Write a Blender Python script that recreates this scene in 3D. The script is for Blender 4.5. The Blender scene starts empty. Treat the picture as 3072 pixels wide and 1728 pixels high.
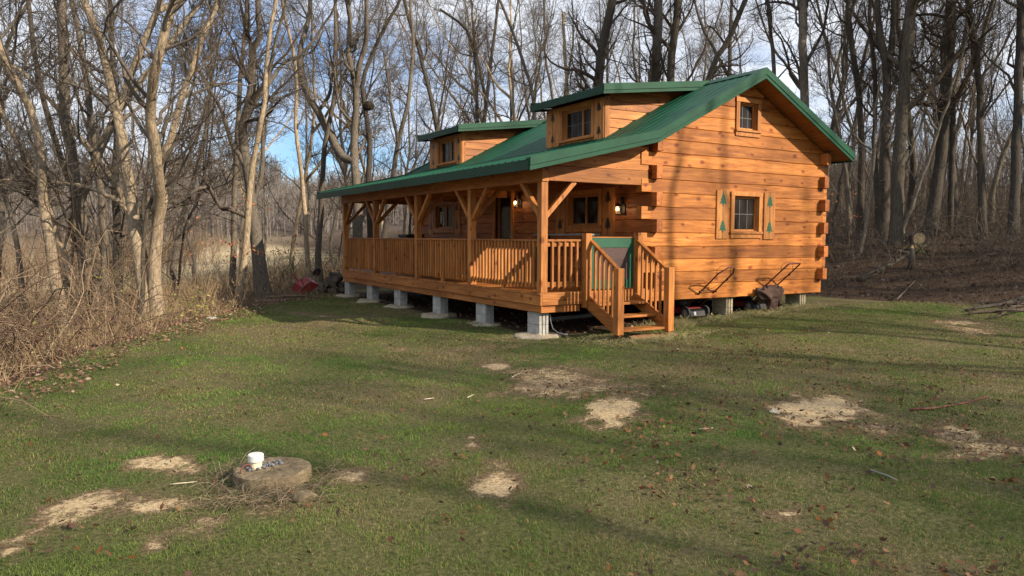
import bpy, math, random
import numpy as np
from mathutils import Vector, Matrix

SC = bpy.context.scene
COL = SC.collection
RAD = math.radians

# ------------------------------------------------------------------ camera model (fitted to the place)
CAM = np.array([-7.1929, -10.9025, 0.9911])
YAW, PIT, ROL, FPX, IMW, IMH = .5445, -.0689, .004, 2223.28, 3072, 1728
FW = np.array([math.sin(YAW)*math.cos(PIT), math.cos(YAW)*math.cos(PIT), math.sin(PIT)])
_rt = np.array([math.cos(YAW), -math.sin(YAW), 0]); _up = np.cross(_rt, FW)
RT = _rt*math.cos(ROL)+_up*math.sin(ROL); UP = -_rt*math.sin(ROL)+_up*math.cos(ROL)

def ray(u, v):
    return FW+(u-IMW/2)/FPX*RT-(v-IMH/2)/FPX*UP
def at_depth(u, v, d):
    return CAM+ray(u, v)*d
def on_plane(u, v, ax, val):
    d = ray(u, v); return CAM+d*(val-CAM[ax])/d[ax]

# ------------------------------------------------------------------ object helpers
ORG = {}
def empty(name, loc, label=None, cat=None, group=None):
    o = bpy.data.objects.new(name, None); COL.objects.link(o)
    o.location = loc; o.empty_display_size = .2
    ORG[o] = np.array(loc, float)
    if label: tag(o, label, cat, group)
    return o
def tag(o, label=None, cat=None, group=None, kind=None):
    if label: o['label'] = label
    if cat: o['category'] = cat
    if group: o['group'] = group
    if kind: o['kind'] = kind
    return o
def link_mesh(name, me, mat, parent=None, bevel=0., origin=None):
    o = bpy.data.objects.new(name, me); COL.objects.link(o)
    if mat: me.materials.append(mat)
    if parent is not None:
        o.parent = parent; ORG[o] = ORG[parent]
    else:
        o.location = origin if origin is not None else (0, 0, 0)
        ORG[o] = np.array(o.location, float)
    if bevel > 0:
        m = o.modifiers.new('bevel', 'BEVEL'); m.width = bevel; m.segments = 2; m.limit_method = 'ANGLE'
        m.angle_limit = RAD(50)
    return o

class MB:
    """collects shapes in world coordinates"""
    def __init__(s): s.v = []; s.f = []
    def add(s, vs, fs):
        n = len(s.v); s.v += [tuple(map(float, p)) for p in vs]; s.f += [tuple(i+n for i in f) for f in fs]
        return s
    def box(s, x0, x1, y0, y1, z0, z1):
        return s.add([(x0,y0,z0),(x1,y0,z0),(x1,y1,z0),(x0,y1,z0),(x0,y0,z1),(x1,y0,z1),(x1,y1,z1),(x0,y1,z1)],
              [(0,3,2,1),(4,5,6,7),(0,1,5,4),(1,2,6,5),(2,3,7,6),(3,0,4,7)])
    def bar(s, p, q, w, h, up=(0,0,1)):
        p = np.array(p, float); q = np.array(q, float); d = q-p; d = d/np.linalg.norm(d)
        a = np.cross(d, up); a = a/np.linalg.norm(a); b = np.cross(a, d)
        vs = [c+sa*a*w/2+sb*b*h/2 for c in (p, q) for sa, sb in ((-1,-1),(1,-1),(1,1),(-1,1))]
        return s.add(vs, [(0,1,2,3),(7,6,5,4),(0,4,5,1),(1,5,6,2),(2,6,7,3),(3,7,4,0)])
    def prism(s, poly, fn0, fn1):
        """poly: list of 2-D points; fn0/fn1 map a 2-D point to 3-D at either end"""
        n = len(poly); vs = [fn0(*p) for p in poly]+[fn1(*p) for p in poly]
        fs = [tuple(range(n-1,-1,-1)), tuple(range(n, 2*n))]+[(i,(i+1)%n,(i+1)%n+n,i+n) for i in range(n)]
        return s.add(vs, fs)
    def tube(s, pts, rad, n=8, cap=True):
        pts = [np.array(p, float) for p in pts]; K = len(pts)
        rs = [rad]*K if np.isscalar(rad) else rad
        vs = []; ref = None
        for i in range(K):
            t = pts[min(i+1,K-1)]-pts[max(i-1,0)]; t = t/(np.linalg.norm(t)+1e-9)
            if ref is None:
                ref = np.cross(t, (0,0,1) if abs(t[2]) < .9 else (1,0,0))
            a = ref-t*np.dot(ref, t); a = a/(np.linalg.norm(a)+1e-9); b = np.cross(t, a); ref = a
            for k in range(n):
                g = 2*math.pi*k/n; vs.append(pts[i]+rs[i]*(math.cos(g)*a+math.sin(g)*b))
        fs = [(i*n+k, i*n+(k+1)%n, (i+1)*n+(k+1)%n, (i+1)*n+k) for i in range(K-1) for k in range(n)]
        if cap: fs += [tuple(range(n-1,-1,-1)), tuple(range((K-1)*n, K*n))]
        return s.add(vs, fs)
    def lathe(s, c, prof, n=24, axis=(0,0,1)):
        """prof: (radius, height) pairs turned about an axis through c"""
        ax = np.array(axis, float); ax /= np.linalg.norm(ax)
        a = np.cross(ax, (0,0,1) if abs(ax[2]) < .9 else (1,0,0)); a /= np.linalg.norm(a); b = np.cross(ax, a)
        c = np.array(c, float); vs = []
        for r, h in prof:
            for k in range(n):
                g = 2*math.pi*k/n; vs.append(c+ax*h+r*(math.cos(g)*a+math.sin(g)*b))
        K = len(prof)
        fs = [(i*n+k, i*n+(k+1)%n, (i+1)*n+(k+1)%n, (i+1)*n+k) for i in range(K-1) for k in range(n)]
        fs += [tuple(range(n-1,-1,-1)), tuple(range((K-1)*n, K*n))]
        return s.add(vs, fs)
    def build(s, name, mat, parent=None, bevel=0., origin=None, smooth=False):
        off = ORG[parent] if parent is not None else (np.array(origin, float) if origin is not None else np.zeros(3))
        me = bpy.data.meshes.new(name)
        me.from_pydata([tuple(np.array(p)-off) for p in s.v], [], s.f); me.update()
        if smooth:
            me.polygons.foreach_set('use_smooth', [True]*len(me.polygons))
        return link_mesh(name, me, mat, parent, bevel, tuple(off))

class Arr:
    """numpy vertex / quad collector for big meshes"""
    def __init__(s): s.v = []; s.q = []; s.n = 0; s.c = []
    def add(s, V, Q, C=None):
        V = V.reshape(-1, 3); s.v.append(V); s.q.append(Q.reshape(-1, Q.shape[-1])+s.n); s.n += len(V)
        if C is not None: s.c.append(C.reshape(-1, 3))
    def mesh(s, name, off=(0,0,0), smooth=False):
        V = (np.concatenate(s.v)-np.array(off)).astype(np.float32)
        me = bpy.data.meshes.new(name); me.vertices.add(len(V)); me.vertices.foreach_set('co', V.ravel())
        loops = []; starts = []; n = 0
        for q in s.q:
            k = q.shape[1]; loops.append(q.ravel()); starts.append(n+np.arange(len(q))*k); n += q.size
        loops = np.concatenate(loops).astype(np.int32); starts = np.concatenate(starts).astype(np.int32)
        me.loops.add(len(loops)); me.loops.foreach_set('vertex_index', loops)
        me.polygons.add(len(starts)); me.polygons.foreach_set('loop_start', starts)
        if smooth: me.polygons.foreach_set('use_smooth', np.ones(len(starts), bool))
        me.update(calc_edges=True)
        if s.c:
            C = np.concatenate(s.c); C = np.concatenate([C, np.ones((len(C),1))], 1).astype(np.float32)
            a = me.color_attributes.new('tint', 'FLOAT_COLOR', 'POINT'); a.data.foreach_set('color', C.ravel())
        return me
    def build(s, name, mat, parent=None, smooth=False, origin=None):
        off = ORG[parent] if parent is not None else (np.array(origin, float) if origin is not None else np.zeros(3))
        return link_mesh(name, s.mesh(name, off, smooth), mat, parent, 0, tuple(off))

def norm(a): return a/(np.linalg.norm(a, axis=-1, keepdims=True)+1e-12)

def tubes(P, R, S):
    """P (N,K,3) centre lines, R (N,K) radii -> verts, quads"""
    N, K, _ = P.shape
    T = np.empty_like(P); T[:,1:-1] = P[:,2:]-P[:,:-2]; T[:,0] = P[:,1]-P[:,0]; T[:,-1] = P[:,-1]-P[:,-2]
    T = norm(T)
    ref = np.where(np.abs(norm(P[:,-1]-P[:,0])[:,2:3]) > .8, np.array([[1.,0.15,0]]), np.array([[0,0,1.]]))[:,None,:]
    A = norm(np.cross(T, np.broadcast_to(ref, T.shape))); B = np.cross(T, A)
    g = np.arange(S)*2*math.pi/S
    V = P[:,:,None,:]+R[:,:,None,None]*(np.cos(g)[None,None,:,None]*A[:,:,None,:]+np.sin(g)[None,None,:,None]*B[:,:,None,:])
    idx = np.arange(N*K*S).reshape(N, K, S)
    a = idx[:,:-1]; b = idx[:,1:]
    Q = np.stack([a, np.roll(a,-1,2), np.roll(b,-1,2), b], -1)
    return V, Q

def vnoise(x, y, scale, seed):
    """smooth value noise, -1..1"""
    r = np.random.RandomState(seed).rand(256, 256)*2-1
    x = np.asarray(x)/scale+37.3; y = np.asarray(y)/scale+91.7
    xi = np.floor(x).astype(int); yi = np.floor(y).astype(int); fx = x-xi; fy = y-yi
    fx = fx*fx*(3-2*fx); fy = fy*fy*(3-2*fy); g = lambda i, j: r[i & 255, j & 255]
    return (g(xi,yi)*(1-fx)+g(xi+1,yi)*fx)*(1-fy)+(g(xi,yi+1)*(1-fx)+g(xi+1,yi+1)*fx)*fy
def sstep(a, b, x):
    t = np.clip((x-a)/(b-a), 0, 1); return t*t*(3-2*t)

# ------------------------------------------------------------------ materials
def nt(name):
    m = bpy.data.materials.new(name); m.use_nodes = True; t = m.node_tree
    return m, t, t.nodes['Principled BSDF']
def N(t, kind, **kw):
    n = t.nodes.new(kind)
    for k, v in kw.items():
        if k in n.inputs: n.inputs[k].default_value = v
        else: setattr(n, k, v)
    return n
def ramp(t, fac, stops):
    r = t.nodes.new('ShaderNodeValToRGB'); e = r.color_ramp.elements
    while len(e) < len(stops): e.new(.5)
    for el, (p, c) in zip(e, stops): el.position = p; el.color = (*c, 1) if len(c) == 3 else c
    t.links.new(fac, r.inputs[0]); return r.outputs[0]
def mix(t, fac, a, b, mode='MIX'):
    n = t.nodes.new('ShaderNodeMix'); n.data_type = 'RGBA'; n.blend_type = mode
    for s, v in ((n.inputs[0], fac), (n.inputs[6], a), (n.inputs[7], b)):
        if isinstance(v, bpy.types.NodeSocket): t.links.new(v, s)
        elif isinstance(v, (int, float)): s.default_value = v
        else: s.default_value = (*v, 1)
    return n.outputs[2]
def math_(t, op, a, b=None):
    n = t.nodes.new('ShaderNodeMath'); n.operation = op
    for s, v in ((n.inputs[0], a), (n.inputs[1], b)):
        if v is None: continue
        if isinstance(v, bpy.types.NodeSocket): t.links.new(v, s)
        else: s.default_value = v
    return n.outputs[0]
def rand_coords(t, amount=40.):
    """object coordinates shifted per loose piece and per object, so no two boards repeat"""
    tc = N(t, 'ShaderNodeTexCoord'); g = N(t, 'ShaderNodeNewGeometry'); oi = N(t, 'ShaderNodeObjectInfo')
    s = math_(t, 'ADD', g.outputs['Random Per Island'], math_(t, 'MULTIPLY', oi.outputs['Random'], 3.7))
    v = N(t, 'ShaderNodeVectorMath', operation='SCALE'); v.inputs[0].default_value = (1, 1.7, 2.3)
    t.links.new(math_(t, 'MULTIPLY', s, amount), v.inputs['Scale'])
    a = N(t, 'ShaderNodeVectorMath', operation='ADD'); t.links.new(tc.outputs['Object'], a.inputs[0]); t.links.new(v.outputs[0], a.inputs[1])
    return a.outputs[0], s
def mapped(t, vec, scale):
    m = N(t, 'ShaderNodeMapping'); m.inputs['Scale'].default_value = scale; t.links.new(vec, m.inputs['Vector']); return m.outputs[0]
def noise(t, vec, scale, detail=4, rough=.55, dist=0.):
    n = N(t, 'ShaderNodeTexNoise', Scale=scale, Detail=detail, Roughness=rough, Distortion=dist)
    if vec is not None: t.links.new(vec, n.inputs['Vector'])
    return n.outputs['Fac']
def bump(t, bs, h, strength, dist=.01):
    b = N(t, 'ShaderNodeBump', Strength=strength, Distance=dist); t.links.new(h, b.inputs['Height']); t.links.new(b.outputs[0], bs.inputs['Normal'])

def wood(name, axis, dark, mid, light, flat=None, rough=.55, knots=True, tone=.16):
    m, t, bs = nt(name); vec, rnd = rand_coords(t)
    s = [7., 7., 7.]; s[axis] = .55
    base = noise(t, mapped(t, vec, s), 2.2, 6, .62, .9)
    fs = [34., 34., 34.]; fs[axis] = 1.3
    fine = noise(t, mapped(t, vec, fs), 1.6, 4, .6)
    col = ramp(t, base, [(.28, dark), (.5, mid), (.74, light)])
    col = mix(t, .45, col, ramp(t, fine, [(.3, (.55,.5,.45)), (.62, (1,1,1))]), 'MULTIPLY')
    big = noise(t, vec, .55, 3)
    col = mix(t, .75, col, ramp(t, big, [(.3, (.66,.60,.55)), (.65, (1.14,1.11,1.08))]), 'MULTIPLY')
    ss = [2.6, 2.6, 2.6]; ss[axis] = .9; stain = noise(t, mapped(t, vec, ss), 1.3, 5, .65)
    col = mix(t, .6, col, ramp(t, stain, [(.34, (.62,.53,.47)), (.5, (1,1,1))]), 'MULTIPLY')
    wn = N(t, 'ShaderNodeTexWhiteNoise', noise_dimensions='1D'); t.links.new(math_(t, 'MULTIPLY', rnd, 91.7), wn.inputs['W'])
    col = mix(t, 1., col, ramp(t, wn.outputs['Value'], [(0, (1-tone*1.6,1-tone*1.8,1-tone*2)), (1, (1+tone*.6,1+tone*.55,1+tone*.5))]), 'MULTIPLY')
    if knots:
        sx = N(t, 'ShaderNodeSeparateXYZ'); t.links.new(vec, sx.inputs[0]); oth = [i for i in range(3) if i != axis]
        cx = N(t, 'ShaderNodeCombineXYZ'); t.links.new(math_(t, 'MULTIPLY', sx.outputs[axis], 1.7), cx.inputs[0])
        t.links.new(math_(t, 'MULTIPLY', math_(t, 'ADD', sx.outputs[oth[0]], sx.outputs[oth[1]]), 2.9), cx.inputs[1])
        wob = N(t, 'ShaderNodeVectorMath', operation='ADD'); nz = N(t, 'ShaderNodeTexNoise', Scale=9., Detail=2.)
        t.links.new(vec, nz.inputs['Vector']); sc = N(t, 'ShaderNodeVectorMath', operation='SCALE'); sc.inputs['Scale'].default_value = .16
        t.links.new(nz.outputs['Color'], sc.inputs[0]); t.links.new(cx.outputs[0], wob.inputs[0]); t.links.new(sc.outputs[0], wob.inputs[1])
        vo = N(t, 'ShaderNodeTexVoronoi', Scale=1., Randomness=1., voronoi_dimensions='2D'); t.links.new(wob.outputs[0], vo.inputs['Vector'])
        size = math_(t, 'MULTIPLY', vo.outputs['Color'], .17)
        kn = math_(t, 'DIVIDE', vo.outputs['Distance'], math_(t, 'ADD', size, .012))
        halo = ramp(t, kn, [(.0, (.10,.05,.03)), (.35, (.26,.12,.06)), (.6, (.62,.42,.32)), (.75, (.86,.7,.6)), (1.0, (1,1,1))])
        col = mix(t, .75, col, halo, 'MULTIPLY')
    t.links.new(col, bs.inputs['Base Color']); bs.inputs['Roughness'].default_value = rough
    bs.inputs['Specular IOR Level'].default_value = .3
    bump(t, bs, math_(t, 'ADD', base, math_(t, 'MULTIPLY', fine, .5)), .35, .012)
    return m

def plain(name, col, rough=.5, metal=0., var=.15, scale=6., bmp=.0, spec=.5, speck=0.):
    m, t, bs = nt(name); vec, rnd = rand_coords(t, 9.)
    n = noise(t, vec, scale, 5, .6)
    lo = tuple(c*(1-var) for c in col); hi = tuple(min(1, c*(1+var)) for c in col)
    c = ramp(t, n, [(.3, lo), (.7, hi)])
    if speck:
        c = mix(t, speck, c, ramp(t, noise(t, vec, scale*9, 3), [(.35, (.4,.38,.35)), (.6, (1.15,1.15,1.15))]), 'MULTIPLY')
    t.links.new(c, bs.inputs['Base Color'])
    bs.inputs['Roughness'].default_value = rough; bs.inputs['Metallic'].default_value = metal
    bs.inputs['Specular IOR Level'].default_value = spec
    if bmp: bump(t, bs, noise(t, vec, scale*4, 6, .65), bmp, .01)
    return m

def tint_mat(name, rough=.8, spec=.2, trans=0., vary=.0):
    """takes its colour from the 'tint' attribute of each blade or leaf"""
    m, t, bs = nt(name); a = N(t, 'ShaderNodeAttribute', attribute_name='tint'); c = a.outputs['Color']
    t.links.new(c, bs.inputs['Base Color']); bs.inputs['Roughness'].default_value = rough
    bs.inputs['Specular IOR Level'].default_value = spec
    if trans:
        tr = N(t, 'ShaderNodeBsdfTranslucent'); t.links.new(c, tr.inputs['Color'])
        mx = N(t, 'ShaderNodeMixShader'); mx.inputs[0].default_value = trans
        t.links.new(bs.outputs[0], mx.inputs[1]); t.links.new(tr.outputs[0], mx.inputs[2])
        t.links.new(mx.outputs[0], t.nodes['Material Output'].inputs['Surface'])
    return m

def bark(name, dark, light, scale=1.):
    m, t, bs = nt(name); tc = N(t, 'ShaderNodeTexCoord'); oi = N(t, 'ShaderNodeObjectInfo')
    v = mapped(t, tc.outputs['Object'], (16*scale, 16*scale, 3*scale))
    n1 = noise(t, v, 1.6, 6, .7, .6); n2 = noise(t, tc.outputs['Object'], .7, 3)
    c = ramp(t, n1, [(.3, dark), (.62, light)])
    c = mix(t, .6, c, ramp(t, n2, [(.3, (.7,.7,.68)), (.68, (1.15,1.13,1.08))]), 'MULTIPLY')
    wn = ramp(t, oi.outputs['Random'], [(0, (.8,.8,.82)), (1, (1.15,1.1,1.02))]); c = mix(t, 1., c, wn, 'MULTIPLY')
    t.links.new(c, bs.inputs['Base Color']); bs.inputs['Roughness'].default_value = .9
    bs.inputs['Specular IOR Level'].default_value = .15
    bump(t, bs, n1, .9, .03)
    return m

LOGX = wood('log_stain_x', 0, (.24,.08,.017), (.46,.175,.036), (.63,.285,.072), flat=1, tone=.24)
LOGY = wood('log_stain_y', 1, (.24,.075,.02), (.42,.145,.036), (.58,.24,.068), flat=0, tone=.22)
HONX = wood('honey_wood_x', 0, (.25,.09,.024), (.42,.17,.042), (.55,.25,.075))
HONY = wood('honey_wood_y', 1, (.24,.085,.022), (.39,.155,.039), (.51,.23,.068))
HONZ = wood('honey_wood_z', 2, (.27,.102,.027), (.45,.185,.047), (.58,.275,.084), tone=.12)
TRIM = wood('trim_wood', 2, (.33,.13,.035), (.50,.215,.058), (.62,.30,.095), knots=False)
SHUT = wood('shutter_wood', 2, (.31,.125,.034), (.49,.215,.06), (.62,.30,.095), tone=.08)
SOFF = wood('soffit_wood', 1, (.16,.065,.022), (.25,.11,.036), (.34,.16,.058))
OLDW = wood('old_wood', 0, (.14,.10,.07), (.22,.17,.12), (.30,.24,.18), knots=False)
GREEN = plain('green_metal', (.0055,.055,.029), .5, 0., .28, 1.6, 0., .2, .12)
GREEND = plain('green_fascia', (.0055,.04,.025), .5, 0., .22, 2., 0., .3, .1)
GRPAINT = plain('green_paint', (.009,.078,.042), .5, 0., .15, 5., 0., .4)
BLOCK = plain('concrete_block', (.36,.36,.34), .92, 0., .26, 5., .5, .2, .4)
PADM = plain('poured_concrete', (.36,.31,.23), .95, 0., .4, 5., .9, .15, .5)
LIDM = plain('weathered_concrete', (.145,.115,.074), .95, 0., .42, 6., .9, .15, .5)
STONE = plain('red_stone', (.38,.19,.11), .9, 0., .25, 6., .6, .2, .4)
BLACK = plain('black_paint', (.018,.017,.017), .45, 0., .2, 8.)
RUBBER = plain('black_rubber', (.03,.03,.032), .8, 0., .3, 10.)
GREYP = plain('grey_plastic', (.22,.215,.21), .6, 0., .2, 12.)
REDP = plain('red_paint', (.25,.018,.022), .38, 0., .2, 5., 0., .5, .2)
RUST = plain('rusty_tube', (.12,.03,.018), .6, 0., .35, 14.)
WHITEP = plain('white_pvc', (.60,.61,.61), .4, 0., .04, 5.)
CREAM = plain('cream_pvc', (.66,.60,.42), .5, 0., .12, 9.)
CLOTH = plain('brown_cloth', (.085,.055,.046), .95, 0., .35, 7., .7, .1, .4)
GREYW = plain('grey_weathered', (.20,.20,.185), .8, 0., .25, 5., .2)
IRON = plain('dark_iron', (.022,.017,.014), .5, .4, .2, 9.)
CLIPM = plain('galvanised', (.5,.5,.5), .45, .7, .2, 9.)
BARS = plain('window_bars', (.10,.10,.10), .6, 0., .15, 9.)
SCREEN = plain('screen_mesh', (.065,.04,.036), .8, 0., .25, 30.)
ENDG = plain('sawn_end', (.50,.36,.19), .85, 0., .3, 9., .3, .2, .4)
def glass_mat():
    m, t, bs = nt('dark_glass'); vec, r = rand_coords(t, 7.)
    c = ramp(t, noise(t, mapped(t, vec, (3,3,1)), 1.2, 3), [(.35, (.008,.007,.007)), (.7, (.035,.03,.027))])
    t.links.new(c, bs.inputs['Base Color']); bs.inputs['Roughness'].default_value = .06; bs.inputs['Specular IOR Level'].default_value = .25
    bump(t, bs, noise(t, vec, 1.4, 2), .04, .02)
    return m
GLASS = glass_mat()
BARKP = bark('pale_sunlit_bark', (.10,.078,.055), (.44,.36,.255))  # pale bark, lightened further to paint sunlight onto the left trunks
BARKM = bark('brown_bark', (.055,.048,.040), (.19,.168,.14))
BARKD = bark('dark_shaded_bark', (.03,.027,.023), (.095,.084,.07))  # dark bark, with the shade of the right-hand wood put into its colour
TWIG = bark('twig_bark', (.065,.057,.050), (.165,.147,.128))
TWIGD = bark('dark_twig_bark', (.045,.036,.028), (.105,.085,.067))
# ------------------------------------------------------------------ the lie of the land
EDGE_L = np.array([(-13,-14),(-9.6,-4.5),(-7.9,-.75),(-6.75,2.3),(-4.75,6.0),(-2.0,9.7),(-.7,11.7),(1.,14.5),(6,23),(14,60),(60,260)], float)
EDGE_R = np.array([(16,-40),(13.4,-12),(12.,-6),(11.4,-2.1),(11.1,.2),(10.4,1.8),(10.2,8),(9.5,20),(15,60),(61,260)], float)
def signed(x, y, line):
    """distance to a polyline, positive on its left side"""
    best = np.full(np.shape(x), 1e9); sg = np.zeros(np.shape(x))
    for (ax, ay), (bx, by) in zip(line[:-1], line[1:]):
        dx, dy = bx-ax, by-ay; t = np.clip(((x-ax)*dx+(y-ay)*dy)/(dx*dx+dy*dy), 0, 1)
        d = np.hypot(x-ax-t*dx, y-ay-t*dy); c = dx*(y-ay)-dy*(x-ax)
        u = d < best-1e-9; best = np.where(u, d, best); sg = np.where(u, np.sign(c), sg)
    return best*sg
def dist_left(x, y): return signed(x, y, EDGE_L)
def dist_right(x, y): return -signed(x, y, EDGE_R)
def height(x, y):
    x = np.asarray(x, float); y = np.asarray(y, float)
    h = -.81+.2*sstep(.2, 7, x)*sstep(-6, -1, y)
    L = np.maximum(dist_left(x, y), 0); R = np.maximum(dist_right(x, y), 0)
    h = h-.16*np.minimum(L, 1.5)-np.clip(L-1.5, 0, 40)*.10+.0*L
    h = h+1.5*sstep(0, 6.5, R)+np.clip(R-5, 0, 70)*.07
    r = np.hypot(x-CAM[0], y-CAM[1])
    h = h+np.where(L > 0, 24*sstep(130, 330, r), 12*sstep(120, 330, r))
    h = h+.035*vnoise(x, y, 1.9, 3)+.012*vnoise(x, y, .45, 4)+np.where((L > 1) | (R > 1), .16*vnoise(x, y, 3.3, 5), 0)
    h = h+np.clip(r-60, 0, 200)/200*2.5*vnoise(x, y, 45, 8)
    return h
def hz(x, y): return float(height(np.array([x]), np.array([y]))[0])
def gnd(u, v, z=-.81): return on_plane(u, v, 2, z)

# bare sandy patches: centre and half sizes read as rays meeting the lawn: (u, v, half width px, half height px, strength)
PATCH = [(1485,1095,54,11,.9),(1700,1150,180,36,.72),(1610,1120,120,24,.6),(1890,1180,110,30,.42),(1830,1222,90,36,1.),(2440,1234,130,34,1.),(2640,1290,90,20,.6),(2850,1300,90,40,.75),(2930,1345,140,30,.55),
         (1420,1330,28,20,.9),(1505,1437,78,54,1.),(500,1392,95,18,.95),(1040,1430,80,30,.7),(470,1520,85,34,1.),(560,1512,60,16,.7),(310,1482,60,13,.75),(235,1518,75,17,1.),(165,1556,50,13,.8),(100,1592,40,12,.6),(60,1620,45,15,.8),(25,1650,62,24,1.),(55,1685,32,16,.95),
         (620,1570,60,22,.7),(468,1645,26,14,.85),(2350,1540,60,11,.75),(560,1600,110,26,.4),(1200,1050,50,8,.5),(900,940,50,6,.4),(960,945,30,5,.6),(2880,985,70,8,.7),(2960,1005,90,12,.6),
         (1900,1010,90,10,.3),(1300,1390,60,18,.5),(830,1500,130,50,.45)]
_P = []
for u, v, a, b, s in PATCH:
    c = gnd(u, v); ex = gnd(u+a, v)-c; ey = gnd(u, v-b)-c
    M = np.array([[ex[0], ey[0]], [ex[1], ey[1]]]); _P.append((c[:2], np.linalg.inv(M), s))
def dirt(x, y):
    x = np.asarray(x, float); y = np.asarray(y, float); out = np.zeros(x.shape)
    w = .5*vnoise(x, y, .5, 11)+.42*vnoise(x, y, .17, 12)+.3*vnoise(x, y, .07, 13)
    for c, Mi, s in _P:
        px = Mi[0,0]*(x-c[0])+Mi[0,1]*(y-c[1]); py = Mi[1,0]*(x-c[0])+Mi[1,1]*(y-c[1])
        out = np.maximum(out, s*(1-sstep(.2, 1.45, np.hypot(px, py)+w)))
    return out
def litter(x, y):
    L = dist_left(x, y); R = dist_right(x, y); w = .5*vnoise(x, y, 1.3, 21)+.25*vnoise(x, y, .4, 22)
    under = sstep(-.1, .5, x)*sstep(.1, .7, y)*(1-sstep(11.3, 11.9, y))*(1-sstep(7.4, 8.0, x))
    back = sstep(8.2, 9., x)*sstep(3.5, 5.5, y)
    return np.clip(np.maximum.reduce([sstep(-.7, .9, L+w), sstep(-.9, 1.1, R+w), under, back*.8, sstep(11.6, 13.5, y+w)*sstep(0, 2, x)]), 0, 1)
def dryness(x, y):
    d = .5+.5*vnoise(x, y, 1.7, 31)*.9+.22*vnoise(x, y, .6, 32)+.12*vnoise(x, y, .25, 33)
    return np.clip(d-.05, 0, 1)

def axis_coords(lo, hi, fine, cells):
    far = np.array([1.,2.,3.2,5,7.5,11,16,23,33,47,66,92,130,180,240,320,420,560,760,1000])
    return np.concatenate([(lo-far)[::-1], np.linspace(lo, hi, cells), hi+far])
gx = axis_coords(-12, 15, 0, 271); gy = axis_coords(-13, 17, 0, 301)
GX, GY = np.meshgrid(gx, gy, indexing='ij'); GZ = height(GX, GY)
ga = Arr(); idx = np.arange(GX.size).reshape(GX.shape)
ga.add(np.stack([GX, GY, GZ], -1), np.stack([idx[:-1,:-1], idx[1:,:-1], idx[1:,1:], idx[:-1,1:]], -1))

def ground_mat():
    m, t, bs = nt('lawn_and_forest_floor'); tc = N(t, 'ShaderNodeTexCoord'); P = tc.outputs['Object']
    at = lambda n: N(t, 'ShaderNodeAttribute', attribute_name=n).outputs['Fac']
    n1 = noise(t, P, 3., 6, .65); n2 = noise(t, P, 28., 5, .65); n3 = noise(t, P, .5, 3); n4 = noise(t, P, 90., 3, .6)
    turf = ramp(t, n2, [(.25, (.028,.036,.013)), (.5, (.075,.090,.028)), (.75, (.145,.14,.056))])
    thatch = ramp(t, n2, [(.25, (.06,.045,.028)), (.55, (.16,.125,.07)), (.8, (.26,.21,.125))])
    c = mix(t, at('dry'), turf, thatch)
    soil = ramp(t, n2, [(.28, (.15,.095,.05)), (.42, (.36,.265,.15)), (.6, (.52,.41,.25)), (.75, (.60,.49,.32))])
    c = mix(t, ramp(t, math_(t, 'ADD', at('dirt'), math_(t, 'MULTIPLY', math_(t, 'SUBTRACT', n2, .5), .5)), [(.04, (0,0,0)), (.34, (.9,.9,.9))]), c, ramp(t, n2, [(.25, (.05,.034,.022)), (.5, (.13,.092,.055)), (.75, (.24,.18,.105))]))
    th = math_(t, 'ADD', at('dirt'), math_(t, 'MULTIPLY', math_(t, 'SUBTRACT', noise(t, P, 9., 8, .8), .5), 2.6)); th = math_(t, 'ADD', th, math_(t, 'MULTIPLY', math_(t, 'SUBTRACT', noise(t, P, 55., 4, .7), .5), 1.1))
    c = mix(t, ramp(t, th, [(.46, (0,0,0)), (.80, (1,1,1))]), c, soil)
    leaf = ramp(t, n2, [(.25, (.018,.014,.012)), (.48, (.058,.040,.027)), (.62, (.105,.073,.05)), (.78, (.17,.13,.10))])
    leaf = mix(t, .6, leaf, ramp(t, n1, [(.3, (.6,.55,.5)), (.7, (1.2,1.15,1.1))]), 'MULTIPLY')
    lf = math_(t, 'ADD', at('litter'), math_(t, 'MULTIPLY', math_(t, 'SUBTRACT', n1, .5), .5))
    c = mix(t, ramp(t, lf, [(.35, (0,0,0)), (.65, (1,1,1))]), c, leaf)
    fieldc = ramp(t, noise(t, P, .05, 5), [(.3, (.30,.235,.135)), (.7, (.46,.375,.23))])
    hillc = ramp(t, noise(t, P, .12, 6, .7), [(.3, (.085,.07,.06)), (.7, (.17,.14,.12))])
    c = mix(t, at('field'), c, fieldc); c = mix(t, at('hill'), c, hillc)
    t.links.new(c, bs.inputs['Base Color']); bs.inputs['Roughness'].default_value = .97; bs.inputs['Specular IOR Level'].default_value = .1
    bump(t, bs, math_(t, 'ADD', math_(t, 'ADD', n2, math_(t, 'MULTIPLY', n4, .4)), n1), .8, .04)
    return m
GM = ground_mat()
ground = ga.build('ground', GM, smooth=True); tag(ground, kind='structure')
fx, fy = GX.ravel(), GY.ravel(); rr = np.hypot(fx-CAM[0], fy-CAM[1]); Lg = dist_left(fx, fy)
for nm, val in (('dirt', dirt(fx, fy)), ('litter', litter(fx, fy)), ('dry', dryness(fx, fy)),
                ('field', sstep(42, 60, rr)*(Lg > 0)*(1-sstep(150, 175, rr))), ('hill', sstep(150, 175, rr))):
    a = ground.data.attributes.new(nm, 'FLOAT', 'POINT'); a.data.foreach_set('value', val.astype(np.float32))

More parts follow.
